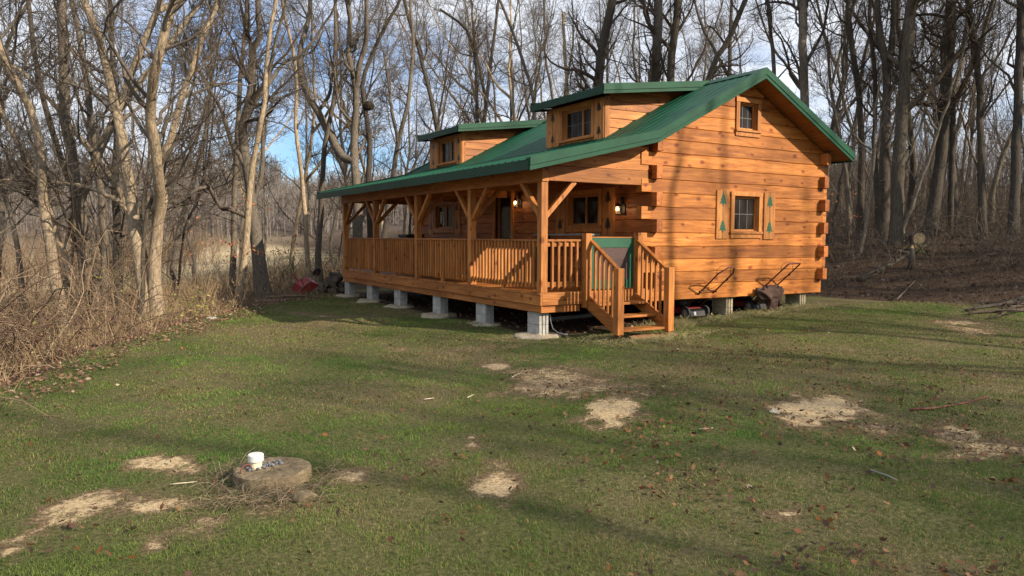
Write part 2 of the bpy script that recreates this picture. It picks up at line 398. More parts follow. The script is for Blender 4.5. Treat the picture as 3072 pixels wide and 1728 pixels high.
# ------------------------------------------------------------------ camera, sun, sky
cd = bpy.data.cameras.new('camera'); cam = bpy.data.objects.new('camera', cd); COL.objects.link(cam)
cd.sensor_width = 36; cd.lens = FPX/IMW*36; cd.clip_start = .05; cd.clip_end = 5000
cam.matrix_world = Matrix([[RT[0], UP[0], -FW[0], CAM[0]], [RT[1], UP[1], -FW[1], CAM[1]], [RT[2], UP[2], -FW[2], CAM[2]], [0,0,0,1]])
SC.camera = cam
SUN = np.array([.56, -1, .60]); SUN = SUN/np.linalg.norm(SUN)
ld = bpy.data.lights.new('sun', 'SUN'); ld.energy = 4.8; ld.angle = RAD(.53); ld.color = (1, .84, .645)
sun = bpy.data.objects.new('sun', ld); COL.objects.link(sun)
sun.rotation_euler = Vector(SUN).to_track_quat('Z', 'Y').to_euler()
w = bpy.data.worlds.new('World'); SC.world = w; w.use_nodes = True; t = w.node_tree
sk = N(t, 'ShaderNodeTexSky', sky_type='NISHITA', sun_disc=False, sun_elevation=math.asin(SUN[2]), sun_rotation=math.atan2(SUN[0], SUN[1]))
sk.air_density = 1.; sk.dust_density = 1.; sk.ozone_density = 1.5
tc = N(t, 'ShaderNodeTexCoord')
mp = mapped(t, tc.outputs['Generated'], (1, 1, 3.6))
c1 = noise(t, mp, 1.7, 7, .58, .25); c2 = noise(t, mp, 4.2, 6, .6, .3)
cl = math_(t, 'ADD', math_(t, 'MULTIPLY', c1, .75), math_(t, 'MULTIPLY', c2, .35))
# the break in the cloud stands low in the sky beyond the left end of the porch
gap = ray(960, 470); gap = gap/np.linalg.norm(gap)
dv = N(t, 'ShaderNodeVectorMath', operation='DISTANCE'); t.links.new(tc.outputs['Generated'], dv.inputs[0]); dv.inputs[1].default_value = tuple(gap)
gp = ramp(t, dv.outputs['Value'], [(.04, (.26,.26,.26)), (.36, (0,0,0))])
cl = math_(t, 'SUBTRACT', cl, gp)
fac = ramp(t, cl, [(.33, (.12,.12,.12)), (.53, (.96,.96,.96))])
cc = ramp(t, c2, [(.3, (4.6,5.0,5.7)), (.7, (6.2,6.4,6.8))])
scol = mix(t, fac, mix(t, 1., sk.outputs[0], (.55,.8,1.1), 'MULTIPLY'), cc)
bg = t.nodes['Background']; t.links.new(scol, bg.inputs['Color']); bg.inputs['Strength'].default_value = .105
SC.view_settings.view_transform = 'Standard'; SC.view_settings.look = 'None'; SC.view_settings.gamma = 1; SC.view_settings.exposure = .76
SC.cycles.max_bounces = 6; SC.cycles.diffuse_bounces = 4; SC.cycles.glossy_bounces = 3; SC.cycles.transparent_max_bounces = 8
SC.cycles.use_denoising = True; SC.cycles.sample_clamp_indirect = 6
# ------------------------------------------------------------------ the log cabin
XF, XB, YN, YFAR = 2.54, 7.73, 0., 10.9          # log walls: front, back, near gable, far gable
RX, RZ, SL = 5.14, 4.41, .518                    # ridge and pitch
BX = 2.30; BZ = RZ-SL*(RX-BX); EX = -.53; EZ = 2.28
YR0, YR1 = -.46, 11.55
def roofz(x):
    return RZ-SL*abs(x-RX) if x >= BX else EZ+(BZ-EZ)*(x-EX)/(BX-EX)
CAB = empty('log_cabin', (5.1, 5.4, -.26), 'orange stained log cabin with green metal roof, two dormers and a railed porch', 'cabin')
ZC = [-.26,.05,.305,.56,.815,1.085,1.34,1.59,1.86,2.115,2.375,2.635,2.895,3.155,3.415,3.675,3.935,4.195,4.45]

def frame(o, u, n):
    o = np.array(o, float); u = np.array(u, float); n = np.array(n, float)
    return lambda a, b, c: o+u*a+np.array([0,0,b])+n*c
def fbox(mb, F, a0, a1, b0, b1, c0, c1):
    return mb.add([F(a0,b0,c0),F(a1,b0,c0),F(a1,b0,c1),F(a0,b0,c1),F(a0,b1,c0),F(a1,b1,c0),F(a1,b1,c1),F(a0,b1,c1)],
        [(0,3,2,1),(4,5,6,7),(0,1,5,4),(1,2,6,5),(2,3,7,6),(3,0,4,7)])

def logwall(F, a0, a1, zs, zmin, zmax, openings, seed, ch=.010, gap=.003, jit=.010, depth=.13, step=.17, lap=False):
    """courses of square logs; each course keeps its own loose piece so its grain differs"""
    rs = np.random.RandomState(seed); mb = MB()
    cols = set(np.linspace(a0, a1, int((a1-a0)/step)+1).round(4))
    for o in openings: cols |= {o[0], o[1]}
    cols = sorted(c for c in cols if a0-.001 <= c <= a1+.001)
    J = []
    for i in range(len(zs)):
        k = np.cumsum(rs.randn(len(cols)))*.003; k -= np.linspace(k[0], k[-1], len(k)); J.append(np.clip(k, -jit, jit)+0*k)
    for i in range(len(zs)-1):
        vs = []; fs = []; prev = {}
        for j in range(len(cols)-1):
            xm = (cols[j]+cols[j+1])/2
            iv = [(max(zs[i], 0*0+zmin(xm)), min(zs[i+1], zmax(xm)))]
            for o in openings:
                if o[0] < xm < o[1]:
                    nv = []
                    for lo, hi in iv:
                        if o[2] > lo: nv.append((lo, min(hi, o[2])))
                        if o[3] < hi: nv.append((max(lo, o[3]), hi))
                    iv = [q for q in nv if q[1]-q[0] > .02]
            for lo, hi in iv:
                if hi-lo < .02: continue
                def edge(c, jj):
                    l = max(zs[i]+J[i][jj], zmin(c)) if abs(lo-max(zs[i], zmin(xm))) < 1e-6 else lo
                    h = min(zs[i+1]+J[i+1][jj], zmax(c)) if abs(hi-min(zs[i+1], zmax(xm))) < 1e-6 else hi
                    l += gap/2; h -= gap/2; h = max(h, l+.004); q = min(ch, (h-l)/3)
                    cb = 0. if not lap else .012; ct = 0. if not lap else -.006
                    return [(c, l, -q*1.3 if not lap else -.02), (c, l+q*(1 if not lap else .1), cb), (c, h-q*(1 if not lap else .1), ct), (c, h, -q*1.3 if not lap else -.02)]
                base = []
                for c, jj in ((cols[j], j), (cols[j+1], j+1)):
                    ks = []
                    for p in edge(c, jj):
                        key = (round(p[0],4), round(p[1],4), round(p[2],4))
                        if key not in prev: prev[key] = len(vs); vs.append(F(*p))
                        ks.append(prev[key])
                    base.append(ks)
                A, B = base
                fs += [(A[k], B[k], B[k+1], A[k+1]) for k in range(3)]
        if fs: mb.add(vs, fs)
    return mb

FG = frame((0, YN, 0), (1,0,0), (0,-1,0))           # near gable: a = x
FW_ = frame((XF, 0, 0), (0,-1,0), (-1,0,0))         # front wall: a = -y
FFG = frame((0, YFAR, 0), (1,0,0), (0,1,0))
FB = frame((XB, 0, 0), (0,1,0), (1,0,0))
top = lambda x: roofz(x)-.15
OP_G = [(4.80, 5.56, 1.12, 1.86), (4.89, 5.44, 3.24, 3.80)]
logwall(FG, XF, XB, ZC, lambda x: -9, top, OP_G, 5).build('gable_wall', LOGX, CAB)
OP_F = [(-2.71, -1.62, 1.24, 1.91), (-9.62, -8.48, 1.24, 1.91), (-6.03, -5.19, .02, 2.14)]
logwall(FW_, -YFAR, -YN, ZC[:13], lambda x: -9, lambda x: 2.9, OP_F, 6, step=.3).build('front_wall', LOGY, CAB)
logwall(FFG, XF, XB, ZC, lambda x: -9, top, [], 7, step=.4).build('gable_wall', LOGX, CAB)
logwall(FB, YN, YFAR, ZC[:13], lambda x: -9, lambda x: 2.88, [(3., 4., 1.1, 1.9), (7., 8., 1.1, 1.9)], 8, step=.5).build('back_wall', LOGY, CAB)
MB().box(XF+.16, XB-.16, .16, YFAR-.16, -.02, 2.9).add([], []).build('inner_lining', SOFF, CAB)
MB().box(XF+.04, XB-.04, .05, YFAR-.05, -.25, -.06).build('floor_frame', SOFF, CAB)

# crossing log ends: side-wall logs run out past both gables, gable logs run out past both side walls
rng = random.Random(3)
for i in range(0, 12):
    z0, z1 = ZC[i]+.004, ZC[i+1]-.004
    if i % 2:
        for x0, x1 in ((XF, XF+.15), (XB-.15, XB)):
            p = .15+rng.uniform(-.02, .025)
            m = MB(); m.box(x0, x1, YN-p, YN+.02, z0, z1); m.build('log_end', LOGY, CAB, .008)
            m = MB(); m.box(x0, x1, YFAR-.02, YFAR+p, z0, z1); m.build('log_end', LOGY, CAB, .008)
    elif i > 0:
        for y0, y1 in ((YN+.002, YN+.15), (YFAR-.15, YFAR-.002)):
            p = .22+rng.uniform(-.03, .05)
            m = MB(); m.box(XF-p, XF+.02, y0, y1, z0, z1); m.build('log_end', LOGX, CAB, .008)
            p = .14+rng.uniform(-.02, .02)
            m = MB(); m.box(XB-.02, XB+p, y0, y1, z0, z1); m.build('log_end', LOGX, CAB, .008)

# ---- roof
def rib_profile(y0, y1):
    ys = []; zs = []; y = y0
    while y < y1:
        for dy, dz in ((0,0),(.092,0),(.106,.015),(.128,.015),(.142,0)):
            if y+dy <= y1: ys.append(y+dy); zs.append(dz)
        y += .2286
    ys.append(y1); zs.append(0); return ys, zs
def sheet(name, line, y0, y1, mat, parent):
    ys, zs = rib_profile(y0, y1); mb = MB(); K = len(line); vs = []
    for y, dz in zip(ys, zs):
        for x, z in line: vs.append((x, y, z+dz))
    mb.add(vs, [(i*K+k, i*K+k+1, (i+1)*K+k+1, (i+1)*K+k) for i in range(len(ys)-1) for k in range(K-1)])
    return mb.build(name, mat, parent)
REX = 8.10; REZ = RZ-SL*(REX-RX)
roof = sheet('roof', [(RX, RZ), (BX, BZ)], YR0, YR1, GREEN, CAB)
sheet('roof', [(RX, RZ), (REX, REZ)], YR0, YR1, GREEN, CAB)
sheet('porch_roof', [(BX-.0, BZ-.002), (EX, EZ)], YR0, YR1, GREEN, CAB)
def slab(name, x0, z0, x1, z1, d0, d1, y0, y1, mat, parent, bev=0):
    mb = MB(); mb.prism([(x0, z0-d0), (x1, z1-d0), (x1, z1-d1), (x0, z0-d1)], lambda a, b: (a, y0, b), lambda a, b: (a, y1, b))
    return mb.build(name, mat, parent, bev)
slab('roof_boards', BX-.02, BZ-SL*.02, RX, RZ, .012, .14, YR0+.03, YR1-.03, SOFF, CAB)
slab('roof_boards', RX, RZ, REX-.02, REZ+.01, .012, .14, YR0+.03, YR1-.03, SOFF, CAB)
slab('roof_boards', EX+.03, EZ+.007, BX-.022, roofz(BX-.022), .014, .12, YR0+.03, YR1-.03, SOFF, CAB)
mb = MB(); mb.prism([(RX-.2, RZ-SL*.2+.028), (RX, RZ+.034), (RX+.2, RZ-SL*.2+.028), (RX+.2, RZ-SL*.2+.022), (RX, RZ+.026), (RX-.2, RZ-SL*.2+.022)],
    lambda a, b: (a, YR0-.02, b), lambda a, b: (a, YR1+.02, b)); mb.build('ridge_cap', GREEN, CAB)
for ya, yb, yc, yd in ((YR0-.03, YR0+.012, YR0-.016, YR0+.13), (YR1+.03, YR1-.012, YR1+.016, YR1-.13)):
    for x0, z0, x1, z1 in ((BX, BZ, RX, RZ), (EX-.01, EZ, BX, BZ), (RX, RZ, REX+.01, REZ)):
        slab('rake_trim', x0, z0, x1, z1, -.036, .105, ya, yb, GREEN, CAB)
        slab('rake_trim', x0, z0, x1, z1, .113, .185, yc, yb, GREEN, CAB)
        slab('rake_flange', x0, z0, x1, z1, -.036, -.027, yb, yd, GREEN, CAB)
MB().box(EX-.022, EX+.012, YR0+.013, YR1-.013, EZ-.175, EZ-.006).build('eave_fascia', GREEND, CAB)
MB().box(REX-.012, REX+.022, YR0+.013, YR1-.013, REZ-.17, REZ-.006).build('eave_fascia', GREEND, CAB)

# ---- porch
DECK = MB()
ny = 0
y = .0
while y < 10.86:
    DECK.box(-.012, XF-.002, y, min(y+.137, 10.87), -.036, 0.); y += .1405
DECK.build('porch_deck', HONX, CAB)
mb = MB(); mb.box(.0, .038, .0, 10.87, -.225, -.038); mb.build('rim_board', HONY, CAB, .005)
mb = MB(); mb.box(.034, .07, .03, 10.85, -.36, -.228); mb.build('rim_board', HONY, CAB, .005)
mb = MB(); mb.box(.039, XF-.01, .0, .038, -.225, -.038); mb.build('rim_board', HONX, CAB, .005)
mb = MB(); mb.box(.071, .9, .05, .09, -.36, -.228); mb.build('rim_board', HONX, CAB, .005)
mb = MB(); mb.box(.04, XF-.01, 10.83, 10.868, -.225, -.038); mb.build('rim_board', HONX, CAB, .005)
PY = [.02, 2.67, 5.40, 8.18, 10.72]
for k, y in enumerate(PY):
    m = MB(); m.box(.02, .16, y, y+.14, .001, 1.962); m.build('porch_post', HONZ, CAB, .006)
mb = MB(); mb.box(.02, .16, .0, 10.95, 1.965, 2.2); mb.build('porch_beam', HONY, CAB, .006)
def brace(p, q, w=.085, h=.085, mat=HONZ):
    m = MB(); m.bar(p, q, w, h); m.build('brace', mat, CAB, .004)
for k, y in enumerate(PY):
    if k < 4: brace((.09, y+.13, 1.36), (.09, y+.13+.62, 1.98))
    if k > 0: brace((.09, y+.01, 1.36), (.09, y+.01-.62, 1.98))
    brace((.15, y+.07, 1.36), (.15+.62, y+.07, 1.99))
    if k > 0:
        m = MB(); m.box(.161, XF-.005, y+.02, y+.12, 1.985, 2.17); m.build('tie_beam', HONX, CAB, .005)
m = MB(); m.box(.10, XF-.06, .015, .125, 1.985, 2.255); m.build('tie_beam', HONX, CAB, .006)
def infill(z0, z1, y0):
    xa = EX+(z0+.135-EZ)/(BZ-EZ)*(BX-EX); xb = min(EX+(z1+.135-EZ)/(BZ-EZ)*(BX-EX), XF-.06)
    xa = max(xa, .16); m = MB()
    m.prism([(xa, z0), (XF-.06, z0), (XF-.06, z1), (xb, z1)], lambda a, b: (a, y0, b), lambda a, b: (a, .115, b)); m.build('gable_board', HONX, CAB, .004)
infill(2.262, 2.49, .025); infill(2.496, 2.72, .032)
rng = random.Random(8)
y = .35
while y < 10.9:
    m = MB(); m.box(-.03, .018, y, y+.045, 2.185, 2.215); m.build('rafter_tie', CLIPM, CAB); y += .61

# railings
BAL = {}
def baluster(parent, x, y, z0, z1, off):
    """square picket with a slanted foot"""
    key = (round(z1-z0, 3), off)
    if key not in BAL or True:
        m = MB(); h = .019; dx, dy = off
        vs = [(x-h, y-h, z0), (x+h, y-h, z0), (x+h, y+h, z0), (x-h, y+h, z0)]
        vs = [(a, b, z0+(.035 if (a-x)*dx+(b-y)*dy < 0 else 0)) for a, b, _ in vs]
        vs += [(x-h, y-h, z1), (x+h, y-h, z1), (x+h, y+h, z1), (x-h, y+h, z1)]
        m.add(vs, [(0,3,2,1),(4,5,6,7),(0,1,5,4),(1,2,6,5),(2,3,7,6),(3,0,4,7)])
        return m.build('baluster', HONZ, parent)
for k in range(4):
    y0, y1 = PY[k]+.141, PY[k+1]-.001
    m = MB(); m.box(.015, .105, y0, y1, .912, .95); r = m.build('railing', HONY, CAB, .004)
    m = MB(); m.box(.062, .10, y0, y1, .095, .185); m.build('bottom_rail', HONY, r, .004)
    m = MB(); m.box(.062, .10, y0, y1, .82, .91); m.build('upper_rail', HONY, r, .004)
    m = MB(); m.box(.05, .10, (y0+y1)/2-.045, (y0+y1)/2+.045, .001, .094); m.build('rail_foot', HONZ, r)
    n = 19; proto = None
    for i in range(n):
        yy = y0+(y1-y0)*(i+1)/(n+1)
        if proto is None:
            proto = baluster(r, .041, yy, .05, .911, (1, 0)); py0 = yy
        else:
            c = proto.copy(); COL.objects.link(c); c.parent = r; c.location = (0, yy-py0, 0)
m = MB(); m.box(.161, .915, .015, .105, .912, .95); r = m.build('railing', HONX, CAB, .004)
m = MB(); m.box(.161, .915, .062, .10, .095, .185); m.build('bottom_rail', HONX, r, .004)
m = MB(); m.box(.161, .915, .062, .10, .82, .91); m.build('upper_rail', HONX, r, .004)
for i in range(5): baluster(r, .275+.135*i, .041, .05, .911, (0, 1))

# stairs to the lawn
stair = None
for x in (.985, 2.135):
    m = MB(); m.prism([(.0,-.04), (-.93,-.50), (-.98,-.50), (-.98,-.73), (-.9,-.73), (.0,-.30)], lambda a, b: (x, a, b), lambda a, b: (x+.04, a, b))
    if stair is None: stair = m.build('stairs', HONY, CAB, .004)
    else: m.build('stringer', HONY, stair, .004)
for y0, z in ((-.36,-.205), (-.65,-.415), (-.94,-.62)):
    m = MB(); m.box(1.026, 2.134, y0, y0+.30, z-.04, z); m.build('tread', HONX, stair, .005)
for x0, y0, zt, zb in ((.925,-.085,1.06,-.3), (2.155,-.085,1.08,-.3), (.935,-1.0,.455,-.70), (2.10,-1.0,.455,-.70)):
    m = MB(); m.box(x0, x0+.135, y0, y0+.135, zb, zt); m.build('newel_post', HONZ, stair, .006)
for x0, xb in ((1.06, 1.035), (2.175, 2.12)):
    m = MB(); m.bar((x0, -.06, .925), (x0-.03, -.885, .43), .085, .04); m.build('handrail', HONY, stair, .004)
    for i in range(5):
        f = (i+.8)/5.9; yy = -.09-.78*f; zt = .90-.49*f; zb = -.2-.4*f
        m = MB(); xx = x0-.03*f-.005; m.box(xx-.019, xx+.019, yy-.019, yy+.019, zb, zt); m.build('baluster', HONZ, stair, .002)
# green gate at the top of the stairs
m = MB()
for x0, x1, z0, z1 in ((1.075,1.2,.03,.98), (2.02,2.15,.03,.98), (1.2,2.02,.80,.98), (1.2,2.02,.03,.2)):
    m.box(x0, x1, .04, .075, z0, z1)
gate = m.build('gate', GRPAINT, CAB)
m = MB(); m.box(1.2, 2.02, .05, .056, .2, .80); m.build('gate_screen', SCREEN, gate)
m = MB(); m.box(1.07, 2.155, .03, .085, .982, 1.0); m.build('gate_cap', HONX, gate)

# ---- windows, shutters, door
def window(F, a0, a1, b0, b1, board=.1, mull=(1,), bars=(), apron=True, lite=None):
    """casing of four boards round the opening a0..a1, b0..b1, sash and panes set back in the wall"""
    m = MB(); q = board
    fbox(m, F, a0-q, a0+.004, b0-.0, b1+.004, -.012, .034); fbox(m, F, a1-.004, a1+q, b0-.0, b1+.004, -.012, .034)
    fbox(m, F, a0-q-.01, a1+q+.01, b1+.005, b1+q, -.012, .038); fbox(m, F, a0-q-.015, a1+q+.015, b0-.045, b0-.001, -.012, .06)
    fbox(m, F, a0, a0+.018, b0, b1, -.115, -.013); fbox(m, F, a1-.018, a1, b0, b1, -.115, -.013)
    fbox(m, F, a0+.019, a1-.019, b1-.018, b1, -.115, -.013); fbox(m, F, a0+.019, a1-.019, b0, b0+.018, -.115, -.013)
    win = m.build('window', TRIM, CAB, .003)
    if apron:
        m = MB(); fbox(m, F, a0-q, a1+q, b0-.135, b0-.047, -.012, .03); m.build('sill', TRIM, win, .003)
    s = .03; m = MB(); A0, A1, B0, B1 = a0+.019, a1-.019, b0+.019, b1-.019
    fbox(m, F, A0, A0+s, B0, B1, -.105, -.062); fbox(m, F, A1-s, A1, B0, B1, -.105, -.062)
    fbox(m, F, A0+s, A1-s, B1-s, B1, -.105, -.062); fbox(m, F, A0+s, A1-s, B0, B0+s, -.105, -.062)
    for k in mull:
        c = A0+(A1-A0)*k; fbox(m, F, c-.02, c+.02, B0+s, B1-s, -.102, -.058)
    m.build('sash', SHUT, win)
    m = MB(); fbox(m, F, A0+.01, A1-.01, B0+.01, B1-.01, -.098, -.088); m.build('pane', GLASS, win)
    if bars:
        m = MB()
        for kind, k in bars:
            if kind == 'v':
                c = A0+(A1-A0)*k; fbox(m, F, c-.006, c+.006, B0+s, B1-s, -.0875, -.083)
            else:
                c = B0+(B1-B0)*k; fbox(m, F, A0+s, A1-s, c-.006, c+.006, -.0875, -.0835)
        m.build('glazing_bars', BARS, win)
    return win
PINE = [(0,1),(.27,.70),(.19,.70),(.39,.44),(.28,.44),(.5,.16),(.1,.16),(.1,0),(-.1,0),(-.1,.16),(-.5,.16),(-.28,.44),(-.39,.44),(-.19,.70),(-.27,.70)]
def shutter(F, a0, a1, b0, b1, emblem=(.20, .265), col=None):
    m = MB(); mid = (a0+a1)/2
    fbox(m, F, a0, mid-.003, b0, b1, -.01, .03); fbox(m, F, mid+.003, a1, b0, b1, -.01, .031)
    s = m.build('shutter', SHUT, CAB, .003)
    for k in (.13, .68):
        z = b0+(b1-b0)*k; e = MB(); w, h = emblem
        e.prism([(x*w, y*h) for x, y in PINE], lambda x, y: F(mid+x, z+y, .026), lambda x, y: F(mid+x, z+y, .0335))
        e.build('pine_cutout', col or GRPAINT, s)
    m = MB(); fbox(m, F, mid-.004, mid+.004, b0+.01, b1-.02, .02, .0318); m.build('shutter_groove', IRON, s)
    return s
window(FG, 4.80, 5.56, 1.12, 1.86, .09, (), (('v',.36),('v',.68),('h',.5)))
window(FG, 4.89, 5.44, 3.24, 3.80, .095, (), (('v',.36),('v',.68),('h',.46)))
shutter(FG, 4.29, 4.64, .97, 1.97); shutter(FG, 5.72, 6.06, .96, 1.96)
window(FW_, -2.71, -1.62, 1.24, 1.91, .1, (.5,), ())
shutter(FW_, -3.20, -2.84, 1.02, 2.02, col=IRON); shutter(FW_, -1.48, -1.10, 1.02, 2.02, col=IRON)
window(FW_, -9.62, -8.48, 1.24, 1.91, .1, (.5,), ())
shutter(FW_, -10.1, -9.75, 1.05, 2.02, col=IRON); shutter(FW_, -8.35, -8.02, 1.05, 2.02, col=IRON)
m = MB()
for a0, a1, b0, b1 in ((-6.14,-6.03,.002,2.14), (-5.19,-5.08,.002,2.14), (-6.15,-5.07,2.142,2.25)): fbox(m, FW_, a0, a1, b0, b1, -.012, .035)
door = m.build('door', TRIM, CAB, .003)
m = MB(); fbox(m, FW_, -6.025, -5.195, .02, .8, -.10, -.06); fbox(m, FW_, -6.025, -5.90, .8, 2.13, -.10, -.06); fbox(m, FW_, -5.32, -5.195, .8, 2.13, -.10, -.06); fbox(m, FW_, -5.9, -5.32, 2.0, 2.13, -.10, -.06)
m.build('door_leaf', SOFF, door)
m = MB(); fbox(m, FW_, -5.905, -5.315, .795, 2.005, -.09, -.08); m.build('door_pane', GLASS, door)
m = MB(); m.lathe(FW_(-5.25, 1.0, -.06), [(.012,0),(.012,.04),(.028,.05),(.03,.075),(.012,.085)], 12, (-1,0,0)); m.build('door_knob', CLIPM, door, smooth=True)

# ---- dormers (their roofs run back flat to the ridge)
DZ0, DX0 = 4.035, 2.20; DSL = (RZ-DZ0)/(RX-DX0)
for y0, y1, r0, r1 in ((1.47, 3.60, 1.08, 3.78), (7.93, 10.0, 7.48, 10.2)):
    dz = lambda x: DZ0+DSL*(x-DX0)
    w0 = -(y0+1.50) if y0 < 3 else -(y0+1.47); w1 = w0+1.07
    m = MB(); m.box(XF+.002, XF+.06, y0+.11, -w1+.004, 2.98, 3.92); m.box(XF+.002, XF+.06, -w0-.004, y1-.02, 2.98, 3.92); m.box(XF+.002, XF+.06, -w1+.004, -w0-.004, 2.98, 3.152); m.box(XF+.002, XF+.06, -w1+.004, -w0-.004, 3.798, 3.92); dorm = m.build('dormer', TRIM, CAB)
    for yy, sg in ((y0, -1), (y1, 1)):
        F = frame((0, yy, 0), (1,0,0), (0,sg,0))
        logwall(F, XF+.115, RX-.1, [2.95,3.10,3.29,3.48,3.67,3.86,4.05,4.3,4.5], lambda x: roofz(x)-.01, lambda x: dz(x)-.11, [], 31, lap=True, step=.12, jit=.003).build('siding', LOGX, dorm)
        m = MB(); m.box(XF-.01, XF+.113, min(yy, yy+sg*.022), max(yy, yy+sg*.022), roofz(XF)-.03, 3.93); m.build('corner_board', HONZ, dorm, .003)
    m = MB(); ys, zs = rib_profile(r0+.01, r1-.01); vs = []
    for yy, zz in zip(ys, zs):
        vs += [(DX0, yy, DZ0+zz), (RX+.02, yy, RZ+.004+zz)]
    m.add(vs, [(2*i, 2*i+1, 2*i+3, 2*i+2) for i in range(len(ys)-1)]); m.build('dormer_roof', GREEN, dorm)
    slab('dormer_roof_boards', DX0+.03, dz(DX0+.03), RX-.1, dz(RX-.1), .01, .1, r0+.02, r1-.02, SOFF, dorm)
    for ra, rb, rc in ((r0-.022, r0+.012, r0-.01), (r1+.022, r1-.012, r1+.01)):
        slab('dormer_trim', DX0-.01, DZ0, RX-.02, RZ, -.036, .095, ra, rb, GREEN, dorm)
        slab('dormer_trim', DX0-.01, DZ0, RX-.12, RZ-.015, .103, .165, rc, rb, GREEN, dorm)
        slab('dormer_trim', DX0-.01, DZ0, RX-.02, RZ, -.036, -.028, rb, rb+(.1 if rb > ra else -.1), GREEN, dorm)
    MB().box(DX0-.022, DX0+.012, r0+.013, r1-.013, DZ0-.16, DZ0-.006).build('dormer_fascia', GREEND, dorm)
    FD = frame((XF, 0, 0), (0,-1,0), (-1,0,0))
    window(FD, w0, w1, 3.15, 3.80, .1, (.62,), (('v',.22),('v',.42),('v',.82),('h',.5)), False)
    shutter(FD, -y1-.01, w0-.11, 3.02, 3.90, (.16,.2), IRON); shutter(FD, w1+.11, -y0+.0, 3.02, 3.90, (.16,.2), IRON)

# ---- porch lanterns
BULB, tb, bsb = nt('lit_bulb'); bsb.inputs['Emission Color'].default_value = (1, .68, .34, 1); bsb.inputs['Emission Strength'].default_value = 26
CLEAR, tcl, bcl = nt('lantern_glass'); bcl.inputs['Base Color'].default_value = (.9,.85,.75,1); bcl.inputs['Transmission Weight'].default_value = .9; bcl.inputs['Roughness'].default_value = .08; bcl.inputs['IOR'].default_value = 1.05
for y, z in ((4.80, 1.82), (.84, 1.55)):
    X = 2.40; m = MB(); m.box(XF-.03, XF+.001, y-.09, y+.05, z-.11, z+.11)
    m.box(XF-.045, XF-.031, y-.05, y+.03, z+.1, z+.26)
    m.tube([(XF-.04, y, z+.2), (X+.05, y, z+.25), (X, y, z+.2), (X, y, z+.12)], .008, 8)
    m.lathe((X, y, z+.06), [(.058,0),(.062,.012),(.03,.05),(.012,.075)], 6); m.lathe((X, y, z-.1), [(.03,-.012),(.05,0),(.05,.012)], 6)
    for k in range(6):
        g = k*math.pi/3; m.tube([(X+.055*math.cos(g), y+.055*math.sin(g), z+.065), (X+.046*math.cos(g), y+.046*math.sin(g), z-.095)], .004, 5)
    lan = m.build('wall_lantern', IRON, CAB)
    m = MB(); m.lathe((X, y, z), [(.044,-.088),(.052,.06)], 12); m.build('lantern_glass', CLEAR, lan, smooth=True)
    m = MB(); m.lathe((X, y, z), [(.006,-.02),(.018,0),(.021,.02),(.012,.042),(.003,.05)], 12); m.build('bulb', BULB, lan, smooth=True)
    pl = bpy.data.lights.new('lantern_light', 'POINT'); pl.energy = 1.6; pl.color = (1, .55, .22); pl.shadow_soft_size = .03
    po = bpy.data.objects.new('lantern_light', pl); COL.objects.link(po); po.parent = CAB; po.location = tuple(np.array([X-.07, y, z])-ORG[CAB])

# ---- concrete block piers and their poured footings
TANB = plain('tan_block', (.40,.345,.24), .92, 0., .24, 5., .5, .2, .4)
def pier(x0, y0, z0, z1, wx=.2, wy=.4, label='', group='concrete block piers carrying the cabin', n=2, mat=None):
    p = empty('block_pier', (x0+wx/2, y0+wy/2, z0), label, 'pier', group)
    h = (z1-z0)/n
    for k in range(n):
        m = MB(); a, b = z0+k*h, z0+(k+1)*h-.006
        m.box(x0, x0+wx, y0+.02, y0+wy-.02, a, b)
        for f0, f1 in ((0,.26), (.37,.63), (.74,1)):
            m.box(x0+wx*f0, x0+wx*f1, y0, y0+.0199, a, b); m.box(x0+wx*f0, x0+wx*f1, y0+wy-.0199, y0+wy, a, b)
        m.build('concrete_block', mat or BLOCK, p, .004)
    return p
PN = ['at the near front corner of the porch', 'second along the porch front from the stairs', 'third along the porch front from the stairs', 'fourth along the porch front',
      'fifth along the porch front', 'at the far front corner of the porch']
for k, ye in enumerate((.565, 2.56, 4.66, 7.0, 9.01, 10.93)):
    pier(.09, ye-.395, -.815, -.362, label='grey two block pier '+PN[k])
    rs = np.random.RandomState(k+5); m = MB(); ring = []; nseg = 26
    g = np.arange(nseg)*2*math.pi/nseg; rad = .40*(1+.12*np.sin(2*g+rs.rand()*6)+.07*np.sin(5*g+rs.rand()*6)+.04*rs.randn(nseg))
    prof = [(1.02,-.12), (1.0,.0), (.93,.018), (.5,.028), (.0,.03)]; vs = []
    for f, h in prof:
        vs += [(.13+f*rad[i]*math.cos(g[i]), ye-.25+f*rad[i]*1.05*math.sin(g[i]), -.79+h+(.012*rs.randn() if .4 < f < 1 else 0)) for i in range(nseg)]
    m.add(vs, [(j*nseg+i, j*nseg+(i+1) % nseg, (j+1)*nseg+(i+1) % nseg, (j+1)*nseg+i) for j in range(4) for i in range(nseg)])
    o = m.build('concrete_footing', PADM, None, origin=(.15, ye-.25, -.83), smooth=True)
    tag(o, 'flat irregular cream concrete pad under the pier '+PN[k], 'footing', 'poured footings under the porch piers')
pier(4.76, .10, -.70, -.262, label='tan block pier with open cells between the two lawn mowers', mat=TANB)
pier(7.14, .10, -.56, -.262, label='short tan pier under the right end of the gable wall', n=1, mat=TANB)
m = MB(); m.box(7.08, 7.5, .02, .5, -.72, -.565); o = m.build('concrete_footing', PADM, None, .02, origin=(7.3,.25,-.7)); tag(o, 'thick cream concrete block footing at the right end of the gable wall', 'footing')
for x, y, nm in ((2.6, 3.0, 'half hidden under the cabin behind the second porch pier'), (2.6, 6.2, 'in the dark under the cabin behind the middle porch piers'), (2.6, 9.2, 'in the dark under the far end of the cabin')):
    pier(x, y, hz(x, y)-.03, -.262, label='shaded block pier '+nm)
